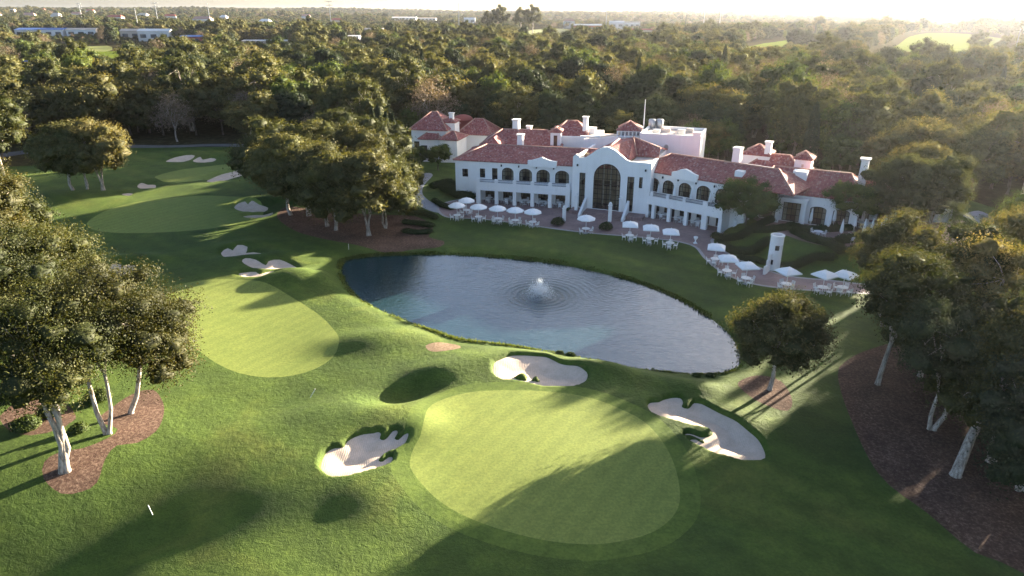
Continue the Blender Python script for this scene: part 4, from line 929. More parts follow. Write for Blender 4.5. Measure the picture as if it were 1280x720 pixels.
grove = [  # px, py, height, crown radius, leaf, stems, offset
 (1097, 480, 11.0, 4.0, 'near_oak', 1, (0.6, -0.2)), (1165, 535, 11.0, 4.2, 'leaf_dark', 2, (0.9, 0.3)), (1195, 592, 10.6, 3.6, 'near_oak', 1, (4.6, 2.0)),
 (1190, 446, 11.2, 4.6, 'near_oak', 2, (0, 0)), (1235, 480, 11.6, 4.8, 'leaf_gold', 1, (0, 0)), (1245, 378, 9.8, 4.3, 'leaf_gold', 1, (0, 0)),  # brighter leaf colour on the golden back trees stands in for sunlit tops
 (1275, 415, 11.4, 4.8, 'leaf_gold', 2, (0, 0)), (1320, 560, 11.0, 4.6, 'leaf_green', 2, (-0.5, 0.2)), (1370, 460, 12.0, 5.0, 'near_oak', 1, (0, 0)), (1280, 345, 9.6, 4.3, 'leaf_green', 1, (0, 0)), (1400, 640, 11.0, 4.8, 'leaf_dark', 2, (0, 0)),
 (1245, 540, 10.8, 4.4, 'near_oak', 1, (0, 0)), (1275, 610, 9.8, 4.0, 'leaf_dark', 2, (0.8, 0.6)), (1330, 500, 11.5, 4.6, 'near_oak', 1, (0, 0)), (1103, 410, 10.3, 3.9, 'leaf_gold', 2, (0, 0)),
 (1190, 512, 8.6, 3.9, 'near_oak', 1, (0, 0)), (1240, 575, 8.6, 3.8, 'near_oak', 2, (0.3, 0.3)), (1300, 650, 8.4, 3.8, 'leaf_dark', 1, (0, 0)), (1150, 470, 8.8, 3.9, 'near_oak', 1, (0, 0))]
gl_ = ['tree whose pale trunk foot shows at the rounded end of the wide mulch bed', 'dark double-trunked tree well inside the wide mulch bed', 'tree with a thick bleached trunk leaning out over the wide mulch bed',
 'dense double-trunked tree in the heart of the grove by the terrace path', 'tall golden tree in the heart of the grove', 'round golden tree between the garden hedges and the grove',
 'large golden tree on the far side of the wide mulch bed', 'bright green tree with low sprays in front of the grove', 'tallest olive tree at the back of the grove', 'bright green tree between the grove and the driveway', 'dark tree over the shaded fairway end of the wide mulch bed',
 'olive tree filling the grove behind the leaning bleached trunk', 'dark double-trunked tree beyond the leaning bleached trunk', 'tall olive tree deep in the back of the grove', 'tree with crooked pale limbs where the lawn meets the grove, near the last umbrella', 'low-crowned olive tree under the taller trees of the grove', 'low double-trunked tree overhanging the leaning bleached trunk', 'low dark tree where the wide mulch bed runs out of the lawn', 'low-crowned tree behind the tree with the pale trunk foot']
for i, (px, py, h_, r_, lm, st_, of) in enumerate(grove):
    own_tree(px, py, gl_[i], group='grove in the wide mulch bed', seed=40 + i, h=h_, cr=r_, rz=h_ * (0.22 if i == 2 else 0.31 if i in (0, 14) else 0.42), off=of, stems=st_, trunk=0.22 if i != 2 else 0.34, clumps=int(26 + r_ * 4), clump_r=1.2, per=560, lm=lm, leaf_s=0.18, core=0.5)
# --- shared kinds
PR = {}
PR['mid_a'] = make_tree(61, h=11.5, cr=4.8, rz=4.7, clumps=44, clump_r=1.4, per=420, leaf_s=0.26, lm='leaf_gold', stems=2, name='spreading_tree')
PR['mid_b'] = make_tree(62, h=11.0, cr=5.1, rz=4.5, clumps=46, clump_r=1.4, per=420, leaf_s=0.26, lm='leaf_oak', stems=1, trunk=0.28, name='spreading_tree')
PR['mid_c'] = make_tree(63, h=10.5, cr=4.7, rz=4.4, clumps=42, clump_r=1.4, per=420, leaf_s=0.26, lm='leaf_oak', stems=2, name='spreading_tree')
PR['round'] = make_tree(64, h=4.6, cr=2.2, rz=1.7, clumps=26, clump_r=0.75, per=300, leaf_s=0.17, lm='leaf_green', trunk=0.11, bm='brown_bark', low=-0.7, name='round_tree')
PR['club'] = make_tree(65, h=7.0, cr=3.5, rz=2.7, clumps=40, clump_r=1.0, per=360, leaf_s=0.2, lm='leaf_green', trunk=0.16, bm='brown_bark', low=-0.6, name='round_tree')
for px, py, kd, s, lab in [
 (363, 268, 'mid_b', 1.05, 'pale-trunked tree at the bunker end of the shaded mulch island'), (386, 269, 'mid_c', 1.05, 'second tree from the bunker end of the shaded mulch island'),
 (409, 282, 'mid_a', 1.0, 'twin-stemmed tree in the middle of the shaded mulch island'), (420, 287, 'mid_b', 0.95, 'tree with forked white trunk standing on the pond side of the mulch island'),
 (461, 294, 'mid_a', 0.98, 'golden tree by itself at the pond corner of the mulch island'), (482, 284, 'mid_c', 0.9, 'tree of the mulch island nearest the curved path'),
 (345, 240, 'mid_c', 1.1, 'tree overhanging the triple bunker behind the mulch island'), (400, 240, 'mid_b', 1.05, 'olive tree behind the shaded mulch island'), (450, 245, 'mid_a', 1.0, 'golden tree between the mulch island and the wood'), (425, 225, 'mid_b', 1.1, 'tall olive tree rising behind the mulch island trees'), (475, 232, 'mid_c', 1.05, 'dense tree between the mulch island and the cypresses'), (500, 262, 'mid_c', .72, 'small tree overhanging the bend of the curved path')]:
    x, y = g(px, py); plant_tree('spreading_tree', PR[kd], x, y, s, random.uniform(0, 6.28), lab, 'tree', 'trees of the shaded mulch island')
for px, py, kd, s, lab in [(92, 241, 'mid_b', 0.98, 'tree with leaning trunk, outermost of the three on the sunlit lawn'), (110, 239, 'mid_c', 1.0, 'middle tree of the three standing on the sunlit lawn'), (130, 241, 'mid_a', 1.0, 'tree beside the small mound bunker, one of three on the sunlit lawn')]:
    x, y = g(px, py); plant_tree('spreading_tree', PR[kd], x, y, s, random.uniform(0, 6.28), lab, 'tree', 'three trees on the sunlit lawn')
for px, py, kd, s, lab in [
 (931, 292, 'club', 1.0, 'round green tree hiding the end of the clubhouse balcony'), (1058, 284, 'club', 0.88, 'small dark tree among the folded patio umbrellas'),
 (1118, 286, 'mid_b', 0.86, 'broad dark tree spreading over the clubhouse patio'), (1160, 290, 'mid_c', 0.90, 'dense tree at the driveway end of the patio'), (1140, 268, 'mid_a', 0.86, 'golden topped tree against the clubhouse patio wing'),
 (548, 213, 'round', 1.0, 'round clipped tree in front of the guest house'), (521, 214, 'round', 0.95, 'dark round tree beside the guest house'), (505, 225, 'round', 1.0, 'bushy tree at the bend of the curved path')]:
    z = PATIO_Z if px > 1000 else None; x, y = g(px, py, z or 0)
    if px in (931,): z = 0.4
    plant_tree('garden_tree', PR[kd], x, y, s, random.uniform(0, 6.28), lab, 'tree', None, z)
palm = [make_palm(71, 6.2, 2.7), make_palm(72, 4.6, 2.5)]
for i, (px, py, lab) in enumerate([(1178, 338, 'palm behind the grove, closest to the garden hedges'), (1215, 335, 'palm between the grove and the driveway turn'), (1258, 350, 'tall palm beside the bright green tree of the grove'), (1285, 320, 'palm nearest the wood beyond the grove')]):
    x, y = g(px, py); plant_tree('palm_tree', palm[i % 2], x, y, 1.0, i * 1.3, lab, 'palm', 'palms behind the grove')

# --- the wood: nearest trees one by one, the rest as one mass
WOOD = {
 'oak_tree': make_tree(81, h=11, cr=4.8, rz=4.7, clumps=30, clump_r=1.5, per=221, leaf_s=0.38, lm='leaf_oak', bm='brown_bark', name='oak_tree'),
 'olive_tree': make_tree(82, h=10, cr=4.3, rz=4.2, clumps=27, clump_r=1.5, per=221, leaf_s=0.36, lm='leaf_gold', bm='brown_bark', name='olive_tree'),
 'green_tree': make_tree(83, h=11, cr=4.1, rz=4.8, clumps=28, clump_r=1.5, per=221, leaf_s=0.38, lm='leaf_green', bm='brown_bark', name='green_tree'),
 'gum_tree': make_tree(84, h=14, cr=4.8, rz=5.2, clumps=28, clump_r=1.5, per=195, leaf_s=0.36, lm='leaf_oak', bm='pale_bark', stems=2, trunk=0.3, sparse=0.08, name='gum_tree'),
 'bare_tree': make_tree(85, h=10, cr=4.2, rz=4.0, clumps=25, clump_r=1.5, per=156, leaf_s=0.30, lm='leaf_grey', bm='pale_bark', sparse=0.15, core=0.0, name='bare_tree'),
 'evergreen_tree': make_tree(86, h=12, cr=4.3, rz=5.2, clumps=30, clump_r=1.5, per=221, leaf_s=0.38, lm='leaf_dark', bm='brown_bark', name='evergreen_tree'),
 'cypress_tree': make_cypress(87),
}
kinds = list(WOOD); kp = np.array([0.25, 0.25, 0.15, 0.11, 0.09, 0.12, 0.03]); kp /= kp.sum()
kdesc = {'oak_tree': 'dull green oak', 'olive_tree': 'golden olive tree', 'green_tree': 'fresh green upright tree', 'gum_tree': 'tall pale-trunked gum tree', 'bare_tree': 'greyish half-bare tree', 'evergreen_tree': 'dark evergreen tree', 'cypress_tree': 'narrow dark cypress'}
FAR_B = []     # px range, py top, py base, Y factor filled below: (px0, px1, ptop, pbase, colour, roof)
FAR_B += [(20, 80, 35, 47, 'far_white', 'blue_flat'), (84, 121, 35, 47, 'far_white', 'beige'), (152, 176, 36, 51, 'beige', 'beige'), (174, 213, 36, 53, 'far_white', 'far_white'), (226, 252, 44, 56, 'red_flat', 'blue_flat'),
 (192, 212, 56, 62, 'blue_flat', 'blue_flat'), (303, 362, 50, 57, 'beige', 'far_white'), (435, 449, 44, 52, 'far_white', 'far_white'), (456, 478, 35, 41, 'beige', 'beige'), (718, 752, 30, 38, 'red_flat', 'far_white'), (762, 780, 26, 36, 'far_white', 'far_white'),
 (790, 815, 36, 44, 'beige', 'red_flat'), (770, 786, 40, 46, 'blue_flat', 'blue_flat'), (490, 520, 21, 26, 'far_white', 'far_white'), (522, 545, 22, 27, 'far_white', 'beige'), (580, 594, 22, 30, 'far_white', 'far_white'), (28, 40, 76, 84, 'far_white', 'blue_flat'), (780, 800, 27, 33, 'far_white', 'beige')]
house_spots = [(6, 16), (22, 13), (38, 20), (58, 15), (72, 22), (92, 16), (104, 24), (128, 20), (146, 14), (168, 25), (205, 20), (236, 24), (268, 28), (300, 22), (345, 26), (395, 20), (430, 24), (655, 22), (700, 26)]
clear = []
for (a, b, t, bs, *_q) in FAR_B:
    x0, y0 = g(a - 3, bs); x1, _ = g(b + 3, bs); clear.append((x0, x1, y0 - 14, y0 + max(12, (x1 - x0) * .4), y0))
def wood_ok(P, margin):
    ok = sdist(lawn_area, P, 40) < -margin
    for q in far_fields + olive_fields: ok &= sdist(q, P, 14) < -8
    ok &= sdist(road, P, 5) < -3
    for cx, cy, rr in ((-12, 143, 13), (40, 105, 8)): ok &= np.hypot(P[:, 0] - cx, P[:, 1] - cy) > rr
    for x0, x1, y0, y1, yb in clear: ok &= ~((P[:, 0] > x0) & (P[:, 0] < x1) & (P[:, 1] > y0) & (P[:, 1] < y1))
    return ok
def scatter(y0, y1, sp, half=0.86, pad=60):
    W_ = half * y1 + pad; q = grid(-W_, W_, y0, y1, sp); q = q + rng.uniform(-0.42, 0.42, q.shape) * sp
    return q[np.abs(q[:, 0]) < half * q[:, 1] + pad]
n1 = scatter(70, 330, 6.4); n1 = n1[wood_ok(n1, 2.5)]
n2 = scatter(330, 900, 8.2); n2 = n2[wood_ok(n2, 3)]
n3 = scatter(900, 1900, 15); n3 = n3[wood_ok(n3, 3)]
n4 = scatter(1900, 5200, 34); n4 = n4[wood_ok(n4, 3)]
SC = np.concatenate([rng.triangular(0.6, 0.9, 1.4, len(n1)), rng.triangular(0.5, 0.85, 1.4, len(n2)), rng.uniform(0.8, 1.35, len(n3)), rng.uniform(1.0, 2.0, len(n4))])
NP_ = np.concatenate([n1, n2, n3, n4]); SZ = SC * rng.uniform(0.85, 1.2, len(SC)); SZ[len(n1) + len(n2):] *= 0.7
for x0, x1, _a, _b, yb in clear:
    sh = (NP_[:, 1] > yb * .64) & (NP_[:, 1] < yb) & (NP_[:, 0] > x0 * NP_[:, 1] / yb - 4) & (NP_[:, 0] < x1 * NP_[:, 1] / yb + 4); SC[sh] *= .42; SZ[sh] *= .34
for q in far_fields[:2] + far_fields[2:3] + olive_fields:
    yb = q[:, 1].min(); xa, xb = (q[:, 0] / q[:, 1]).min(), (q[:, 0] / q[:, 1]).max()
    sh = (NP_[:, 1] > yb * .70) & (NP_[:, 1] < yb * 1.05) & (NP_[:, 0] / NP_[:, 1] > xa) & (NP_[:, 0] / NP_[:, 1] < xb); SC[sh] *= .55; SZ[sh] *= .45
KI = rng.choice(len(kinds), len(NP_), p=kp); RZ = rng.uniform(0, 6.28, len(NP_))
patch = np.sin(NP_[:, 0] / 37 + 1) * np.sin(NP_[:, 1] / 31) ; KI = np.where((patch > 0.6) & (rng.random(len(KI)) < 0.6), 1, KI); KI = np.where((patch < -0.62) & (rng.random(len(KI)) < 0.6), 5, KI)
for (px, py, kd, s) in [(658, 178, 0, .8), (688, 178, 2, .85), (672, 172, 1, .8), (700, 170, 4, .8), (722, 172, 0, .8), (745, 178, 2, .85), (765, 172, 0, .85), (850, 200, 4, .75), (868, 206, 2, .75), (885, 205, 1, .85), (905, 205, 2, .8), (470, 214, 6, 1.0), (478, 215, 6, 1.05), (487, 216, 6, 0.95), (462, 213, 6, .9), (495, 214, 6, 0.9)]:
    NP_ = np.vstack([NP_, [g(px, py)]]); SC = np.append(SC, s); SZ = np.append(SZ, s); KI = np.append(KI, kd); RZ = np.append(RZ, 1.0)
for i, nm in enumerate(kinds):     # the near edge carries pale trunks
    pass
ZH = height(NP_); dist = np.hypot(NP_[:, 0], NP_[:, 1]); infr = np.abs(NP_[:, 0]) < 0.80 * NP_[:, 1] + 6
order = np.argsort(np.where(infr, dist / SC, 1e6)); own = order[:262]; rest = order[262:]
for i in own:
    nm = kinds[KI[i]]; x, y = NP_[i]
    dep = float(-sdist(lawn_area, np.array([[x, y]]), 60)[0])
    where = 'at the edge of the wood' if dep < 9 else 'just inside the wood' if dep < 24 else 'deep in the wood'
    if x < -22: by = 'behind the three lawn trees' if x < -75 else 'across the road from the far bunkers' if x < -38 else 'behind the mulch island'; gp = 'wood beyond the far bunkers'
    elif x < 62 and y > 118: by = 'behind the guest house' if x < -4 else 'behind the loggia wing' if x < 13 else 'behind the great hall' if x < 31 else 'behind the patio wing'; gp = 'wood behind the clubhouse'
    else: by = 'beyond the driveway' if y < 125 else 'uphill of the driveway'; gp = 'wood beside the driveway'
    size = 'tall ' if SZ[i] > 1.12 else 'small ' if SZ[i] < 0.78 else ''
    lab_ = (size + kdesc[nm]).replace('tall tall', 'very tall').replace('small tall', 'small') + ' ' + where + ' ' + by
    plant_tree(nm, WOOD[nm], x, y, SC[i], RZ[i], lab_, 'tree', gp + ': ' + nm.replace('_', ' ') + 's', ZH[i], SZ[i])
crowns = {}
for o in C.objects:
    if o.name.split('.')[0] == 'crown' and o.parent and o.parent.name.split('.')[0] in kinds: crowns.setdefault(o.parent.name.split('.')[0], o)
me = bpy.data.meshes.new('woodland'); me.from_pydata(np.column_stack([NP_[rest], ZH[rest]]).tolist(), [], [])
for nm, ty, dat in (('kind', 'INT', KI[rest].astype(np.int32)), ('turn', 'FLOAT', RZ[rest].astype(np.float32))):
    a = me.attributes.new(nm, ty, 'POINT'); a.data.foreach_set('value', dat)
a = me.attributes.new('size', 'FLOAT_VECTOR', 'POINT'); a.data.foreach_set('vector', np.column_stack([SC[rest], SC[rest], SZ[rest]]).astype(np.float32).ravel())
wd = link('woodland', me); tag(wd, 'endless mixed woodland reaching back to the horizon', 'woodland', kind='stuff')
ng = bpy.data.node_groups.new('woodland', 'GeometryNodeTree'); ng.interface.new_socket('Geometry', in_out='INPUT', socket_type='NodeSocketGeometry'); ng.interface.new_socket('Geometry', in_out='OUTPUT', socket_type='NodeSocketGeometry')
gi = ng.nodes.new('NodeGroupInput'); go = ng.nodes.new('NodeGroupOutput'); jn = ng.nodes.new('GeometryNodeJoinGeometry')
def named(nm, ty):
    n = ng.nodes.new('GeometryNodeInputNamedAttribute'); n.data_type = ty; n.inputs['Name'].default_value = nm; return n.outputs['Attribute']
for i, nm in enumerate(kinds):
    if nm not in crowns: continue
    oi = ng.nodes.new('GeometryNodeObjectInfo'); oi.transform_space = 'ORIGINAL'; oi.inputs['Object'].default_value = crowns[nm]; oi.inputs['As Instance'].default_value = True
    ip = ng.nodes.new('GeometryNodeInstanceOnPoints'); cmp = ng.nodes.new('FunctionNodeCompare'); cmp.data_type = 'INT'; cmp.operation = 'EQUAL'
    ng.links.new(named('kind', 'INT'), cmp.inputs[2]); cmp.inputs[3].default_value = i
    cx = ng.nodes.new('ShaderNodeCombineXYZ'); ng.links.new(named('turn', 'FLOAT'), cx.inputs[2])
    ng.links.new(gi.outputs[0], ip.inputs['Points']); ng.links.new(cmp.outputs[0], ip.inputs['Selection']); ng.links.new(oi.outputs['Geometry'], ip.inputs['Instance'])
    ng.links.new(cx.outputs[0], ip.inputs['Rotation']); ng.links.new(named('size', 'FLOAT_VECTOR'), ip.inputs['Scale']); ng.links.new(ip.outputs[0], jn.inputs[0])
ng.links.new(jn.outputs[0], go.inputs[0])
wd.modifiers.new('woodland', 'NODES').node_group = ng
# ------------------------------------------------------------------ terrace furniture
def umbrella_proto(square):
    r_ = empty('umbrella'); n = 4 if square else 8; b = MB(); R0 = 1.42 if square else 1.27
    v = [(0, 0, 2.62)] + [(R0 * math.cos(6.283 * i / n + .78), R0 * math.sin(6.283 * i / n + .78), 2.12) for i in range(n)] + [(R0 * .55 * math.cos(6.283 * i / n + .78), R0 * .55 * math.sin(6.283 * i / n + .78), 2.43) for i in range(n)]
    f = []
    for i in range(n):
        j = (i + 1) % n; f += [(0, 1 + n + i, 1 + n + j), (1 + n + i, 1 + i, 1 + j, 1 + n + j)]
    v2 = [(x, y, z - .12) for x, y, z in v[1:n + 1]]; k = len(v); v += v2
    for i in range(n): j = (i + 1) % n; f.append((1 + i, k + i, k + j, 1 + j))
    b.raw(v, f); link('canopy', b.mesh('canopy', M['canvas']), r_)
    p = MB(); p.tube([(0, 0, 0.05), (0, 0, 2.72)], [.03, .03], 7); link('pole', p.mesh('pole', M['white'], True), r_)
    q = MB(); q.lathe([(0.28, 0), (.28, .06), (.06, .10), (.05, .2), (0, .2)], 12); link('base', q.mesh('base', M['metal'], True), r_)
    return r_
U8, U4 = umbrella_proto(False), umbrella_proto(True)
b = MB(); b.lathe([(0, .70), (.55, .70), (.56, .73), (.55, .75), (0, .75)], 14); b.lathe([(.26, 0), (.24, .04), (.04, .06), (.035, .70)], 10); table_me = b.mesh('table', M['white'], False)
def chair_mesh():
    b = MB(); b.box(-.22, .22, -.22, .22, .42, .46)
    for x in (-.2, .2):
        for y in (-.2, .2): b.tube([(x, y, 0), (x * .95, y * .95, .43)], [.018, .018], 5)
        b.tube([(x, -.21, .44), (x, -.27, .86)], [.018, .018], 5); b.tube([(x, -.24, .65), (x, .16, .63), (x, .18, .44)], [.018, .018, .018], 5)
    for z in (.55, .68, .81): b.hexa([(-.21, -.235 - (z - .44) * .14, z), (.21, -.235 - (z - .44) * .14, z), (.21, -.215 - (z - .44) * .14, z), (-.21, -.215 - (z - .44) * .14, z)], [(-.21, -.245 - (z - .44) * .14, z + .08), (.21, -.245 - (z - .44) * .14, z + .08), (.21, -.225 - (z - .44) * .14, z + .08), (-.21, -.225 - (z - .44) * .14, z + .08)])
    return b.mesh('chair', M['white'])
chair_me = chair_mesh()
def dining(x, y, z, where, gp, a0, n=4):
    t = link('table', table_me); t.location = (x, y, z); tag(t, 'round white table ' + where, 'table', 'tables: ' + gp)
    for i in range(n):
        a = a0 + 6.283 * i / n + random.uniform(-.2, .2); r_ = random.uniform(.66, .82); c = link('chair', chair_me)
        c.location = (x + r_ * math.cos(a), y + r_ * math.sin(a), z); c.rotation_euler = (0, 0, a + math.pi / 2 + random.uniform(-.25, .25)); tag(c, 'white chair at the table ' + where, 'chair', 'chairs ' + where)
ords = ['first', 'second', 'third', 'fourth', 'fifth', 'sixth']
first = {id(U8): True, id(U4): True}
def put_umbrella(proto, px, py, where, gp, rz, n=4):
    x, y = g(px, py, 2.35); z = max(0, hz(x, y))
    if first[id(proto)]: u = proto; first[id(proto)] = False
    else: u = copy_tree(proto)
    u.location = (x, y, z); u.rotation_euler = (0, 0, rz); tag(u, 'open white umbrella, ' + where, 'umbrella', gp)
    dining(x, y, z + .002, 'under the umbrella ' + where, gp, rz, n)
for i, (px, py) in enumerate([(571, 255), (598, 257), (622, 259), (644, 261), (666, 263)]): put_umbrella(U8, px, py, ords[i] + ' from the curved path', 'umbrellas before the loggia', .3 * i)
put_umbrella(U8, 583, 249, 'between the shrubs and the loggia', 'umbrellas before the loggia', .5)
put_umbrella(U8, 733, 271, 'alone in front of the entrance steps', 'entrance umbrella', .2, 2)
for i, (px, py) in enumerate([(788, 279), (814, 283), (839, 288)]): put_umbrella(U4, px, py, ords[i] + ' from the entrance bush', 'umbrellas by the balcony wing', .1 - .25)
for i, (px, py) in enumerate([(896, 307), (911, 321), (935, 330), (986, 337), (1032, 341), (1057, 341)]): put_umbrella(U4, px, py, ords[i] + ' along the turret path', 'umbrellas along the turret path', -.3 + .2 * i)
for i, s in enumerate((1.45, 4.4, 7.2, 10.0, 12.7)):
    q = FA.P(s, 1.1, 0); dining(q.x, q.y, .01, 'in loggia bay %s from the shrubs' % ords[i], 'in the loggias', s)
for i, s in enumerate((1.3, 3.9, 6.5, 9.2)):
    q = FB.P(s, 1.1, 0); dining(q.x, q.y, .01, 'in loggia bay %s past the hall' % ords[i], 'in the loggias', s)
for i, s in enumerate((1.4, 4.4, 7.2, 10.0, 12.6)):
    q = FA.P(s, 1.3, 0); dining(q.x, q.y, 2.43, 'on the balcony above loggia bay %s from the shrubs' % ords[i], 'on the balconies', s, 2)
for i, s in enumerate((1.0, 3.6, 6.2, 9.0, 11.8)):
    q = FB.P(s, 1.3, 0); dining(q.x, q.y, 2.37, 'on the balcony before arched window %s past the hall' % ords[i], 'on the balconies', s, 2)
def folded_proto():
    r_ = empty('folded_umbrella'); b = MB(); b.lathe([(.05, .75), (.19, .85), (.21, 1.1), (.15, 1.7), (.06, 2.35), (.02, 2.5), (0, 2.5)], 9); link('canopy', b.mesh('canopy', M['canvas'], True), r_)
    p = MB(); p.tube([(0, 0, 0), (0, 0, .9)], [.03, .03], 6); link('pole', p.mesh('pole', M['white']), r_); q = MB(); q.lathe([(.25, 0), (.25, .06), (.05, .1), (0, .1)], 10); link('base', q.mesh('base', M['metal']), r_)
    return r_
FU = folded_proto(); fu_first = True
def put_folded(x, y, z, lab, gp):
    global fu_first
    u = FU if fu_first else copy_tree(FU); fu_first = False; u.location = (x, y, z); u.rotation_euler = (0, 0, random.uniform(0, 6)); k = random.uniform(.92, 1.1); u.scale = (k, k, k); tag(u, lab, 'umbrella', gp)
for px, py in [(1012, 284), (1034, 290), (1041, 284), (1050, 299), (1060, 277), (1067, 290), (1078, 298), (1088, 295), (1097, 303), (1104, 296), (1115, 285), (1141, 290), (1124, 296)]:
    x, y = g(px, py, PATIO_Z); put_folded(x, y, PATIO_Z, 'folded white umbrella standing on the patio under the trees', 'folded umbrellas on the patio')
for s in (2.15, 4.75, 7.4, 10.25): q = FB.P(s, 1.9, 0); put_folded(q.x, q.y, 2.37, 'folded white umbrella on the balcony between two arched windows', 'folded umbrellas on the balcony')
for i, (px, py) in enumerate([(1022, 296), (1058, 302), (1090, 286), (1075, 284), (1112, 300)]):
    x, y = g(px, py, PATIO_Z); dining(x, y, PATIO_Z, 'on the patio among the folded umbrellas', 'on the patio', i, 3)
# --- terrace pillars, bushes, turret
def pillar(px, py, h, lab):
    x, y = g(px, py); r_ = empty('pillar', (x, y, 0), R(-20), lab, 'pillar', 'white terrace pillars'); b = MB(); b.box(-.22, .22, -.22, .22, -.1, h); link('shaft', b.mesh('shaft', M['stucco']), r_)
    c = MB(); c.hexa([(-.22, -.22, h), (.22, -.22, h), (.22, .22, h), (-.22, .22, h)], [(-.31, -.31, h + .15), (.31, -.31, h + .15), (.31, .31, h + .15), (-.31, .31, h + .15)]); c.lathe([(.2, h + .15), (.24, h + .35), (.12, h + .55), (0, h + .6)], 10); link('cap', c.mesh('cap', M['stucco']), r_)
pillar(705, 276, 1.75, 'white pillar beside the clipped bush on the loggia side of the steps'); pillar(720, 266, 2.4, 'white pillar close to the loggia end of the entrance'); pillar(762, 277, 2.3, 'white pillar beside the clipped bush on the far side of the steps'); pillar(775, 268, 2.3, 'white pillar at the foot of the hall wall past the steps')
x, y = g(869, 304); ur = empty('urn', (x, y, 0), 0, 'small white urn on the terrace edge near the lawn bend', 'urn'); b = MB(); b.lathe([(.2, 0), (.2, .1), (.08, .25), (.08, .4), (.26, .7), (.3, .85), (.24, .9), (0, .88)], 12); link('bowl', b.mesh('bowl', M['white'], True), ur); b = MB(); b.box(-.24, .24, -.24, .24, -.1, .03); link('plinth', b.mesh('plinth', M['white']), ur)
def turret():
    x, y = g(966, 336); r_ = empty('turret', (x, y, 0), 0, 'round white open-topped turret with small arched openings in the hedge garden', 'turret')
    b = MB(); R0 = .74; H_ = 4.0; n = 24; hol = {(-1.95, 2.6), (-1.35, 2.6), (-.75, 2.6), (-2.05, .9)}
    hits = []
    for i in range(n):
        a0, a1 = 6.283 * i / n - math.pi, 6.283 * (i + 1) / n - math.pi; am = (a0 + a1) / 2
        zs = [(-.4, H_)]
        for ha, hz_ in ((-2.09, 2.75), (-1.57, 2.75), (-.78, 2.75), (-2.36, 1.0)):
            if abs(am - ha) < .14: zs = [(-.4, hz_ - .32), (hz_ + .32, H_)]; hits.append((am, hz_))
        for z0, z1 in zs:
            k = lambda r, a, z: (r * math.cos(a), r * math.sin(a), z)
            b.hexa([k(R0, a0, z0), k(R0, a1, z0), k(R0 - .18, a1, z0), k(R0 - .18, a0, z0)], [k(R0, a0, z1), k(R0, a1, z1), k(R0 - .18, a1, z1), k(R0 - .18, a0, z1)])
    link('wall', b.mesh('wall', M['stucco']), r_)
    c = MB(); c.lathe([(.72, H_), (.80, H_ + .06), (.80, H_ + .18), (.56, H_ + .18), (.56, H_ - .1)], 24, cap=False); link('rim', c.mesh('rim', M['stucco']), r_)
    d = MB(); d.lathe([(0, H_ - .8), (.57, H_ - .8)], 20); link('floor', d.mesh('floor', M['wood']), r_)
    for am, z in hits:
        e = MB(); e.face([(.60 * math.cos(am + q * .15), .60 * math.sin(am + q * .15), z + w * .32) for q, w in ((-1, -1), (1, -1), (1, .6), (0, 1), (-1, .6))]); link('opening', e.mesh('opening', M['bronze']), r_)
    s = MB(); pr = [(-1.7, -1.9, 0.4), (-1.35, -1.55, 1.0), (-1.05, -1.1, 1.6), (-.75, -.65, 2.1)]
    for i in range(3):
        (x0, y0, z0), (x1, y1, z1) = pr[i], pr[i + 1]; s.hexa([(x0 - .14, y0, -.3), (x0 + .14, y0, -.3), (x1 + .14, y1, -.3), (x1 - .14, y1, -.3)], [(x0 - .14, y0, z1), (x0 + .14, y0, z1), (x1 + .14, y1, z1), (x1 - .14, y1, z1)])
    link('stair_wall', s.mesh('stair_wall', M['stucco']), r_)
turret()
# ------------------------------------------------------------------ hedges and shrubs
def foliage_lump(pts, radii, n, leaf_s, m, seed, up=0.8):
    """leaves over a chain of rounded lumps plus a dense core"""
    r2 = np.random.default_rng(seed); pts = np.array(pts, float); radii = np.array(radii, float)
    k = r2.integers(0, max(1, len(pts) - 1), n); t = r2.random(n)[:, None]; j = np.minimum(k + 1, len(pts) - 1)
    c = pts[k] * (1 - t) + pts[j] * t; rr = radii[k] * (1 - t[:, 0]) + radii[j] * t[:, 0]; d = rdir(r2, n); d[:, 2] = np.abs(d[:, 2]) * 1.0 - .15
    q = (0.72 + .33 * r2.random(n)) * (1 + .12 * np.sin(c[:, 0] * 2.3 + d[:, 0] * 3) * np.sin(c[:, 1] * 2.7 + d[:, 1] * 4))
    P = c + d * (rr * q)[:, None] * np.array([1, 1, up])
    return leaf_mesh('foliage', P, d + r2.normal(0, .45, (n, 3)), leaf_s, np.clip(.45 + r2.normal(0, .17, n), 0, 1), M[m], .65, seed)
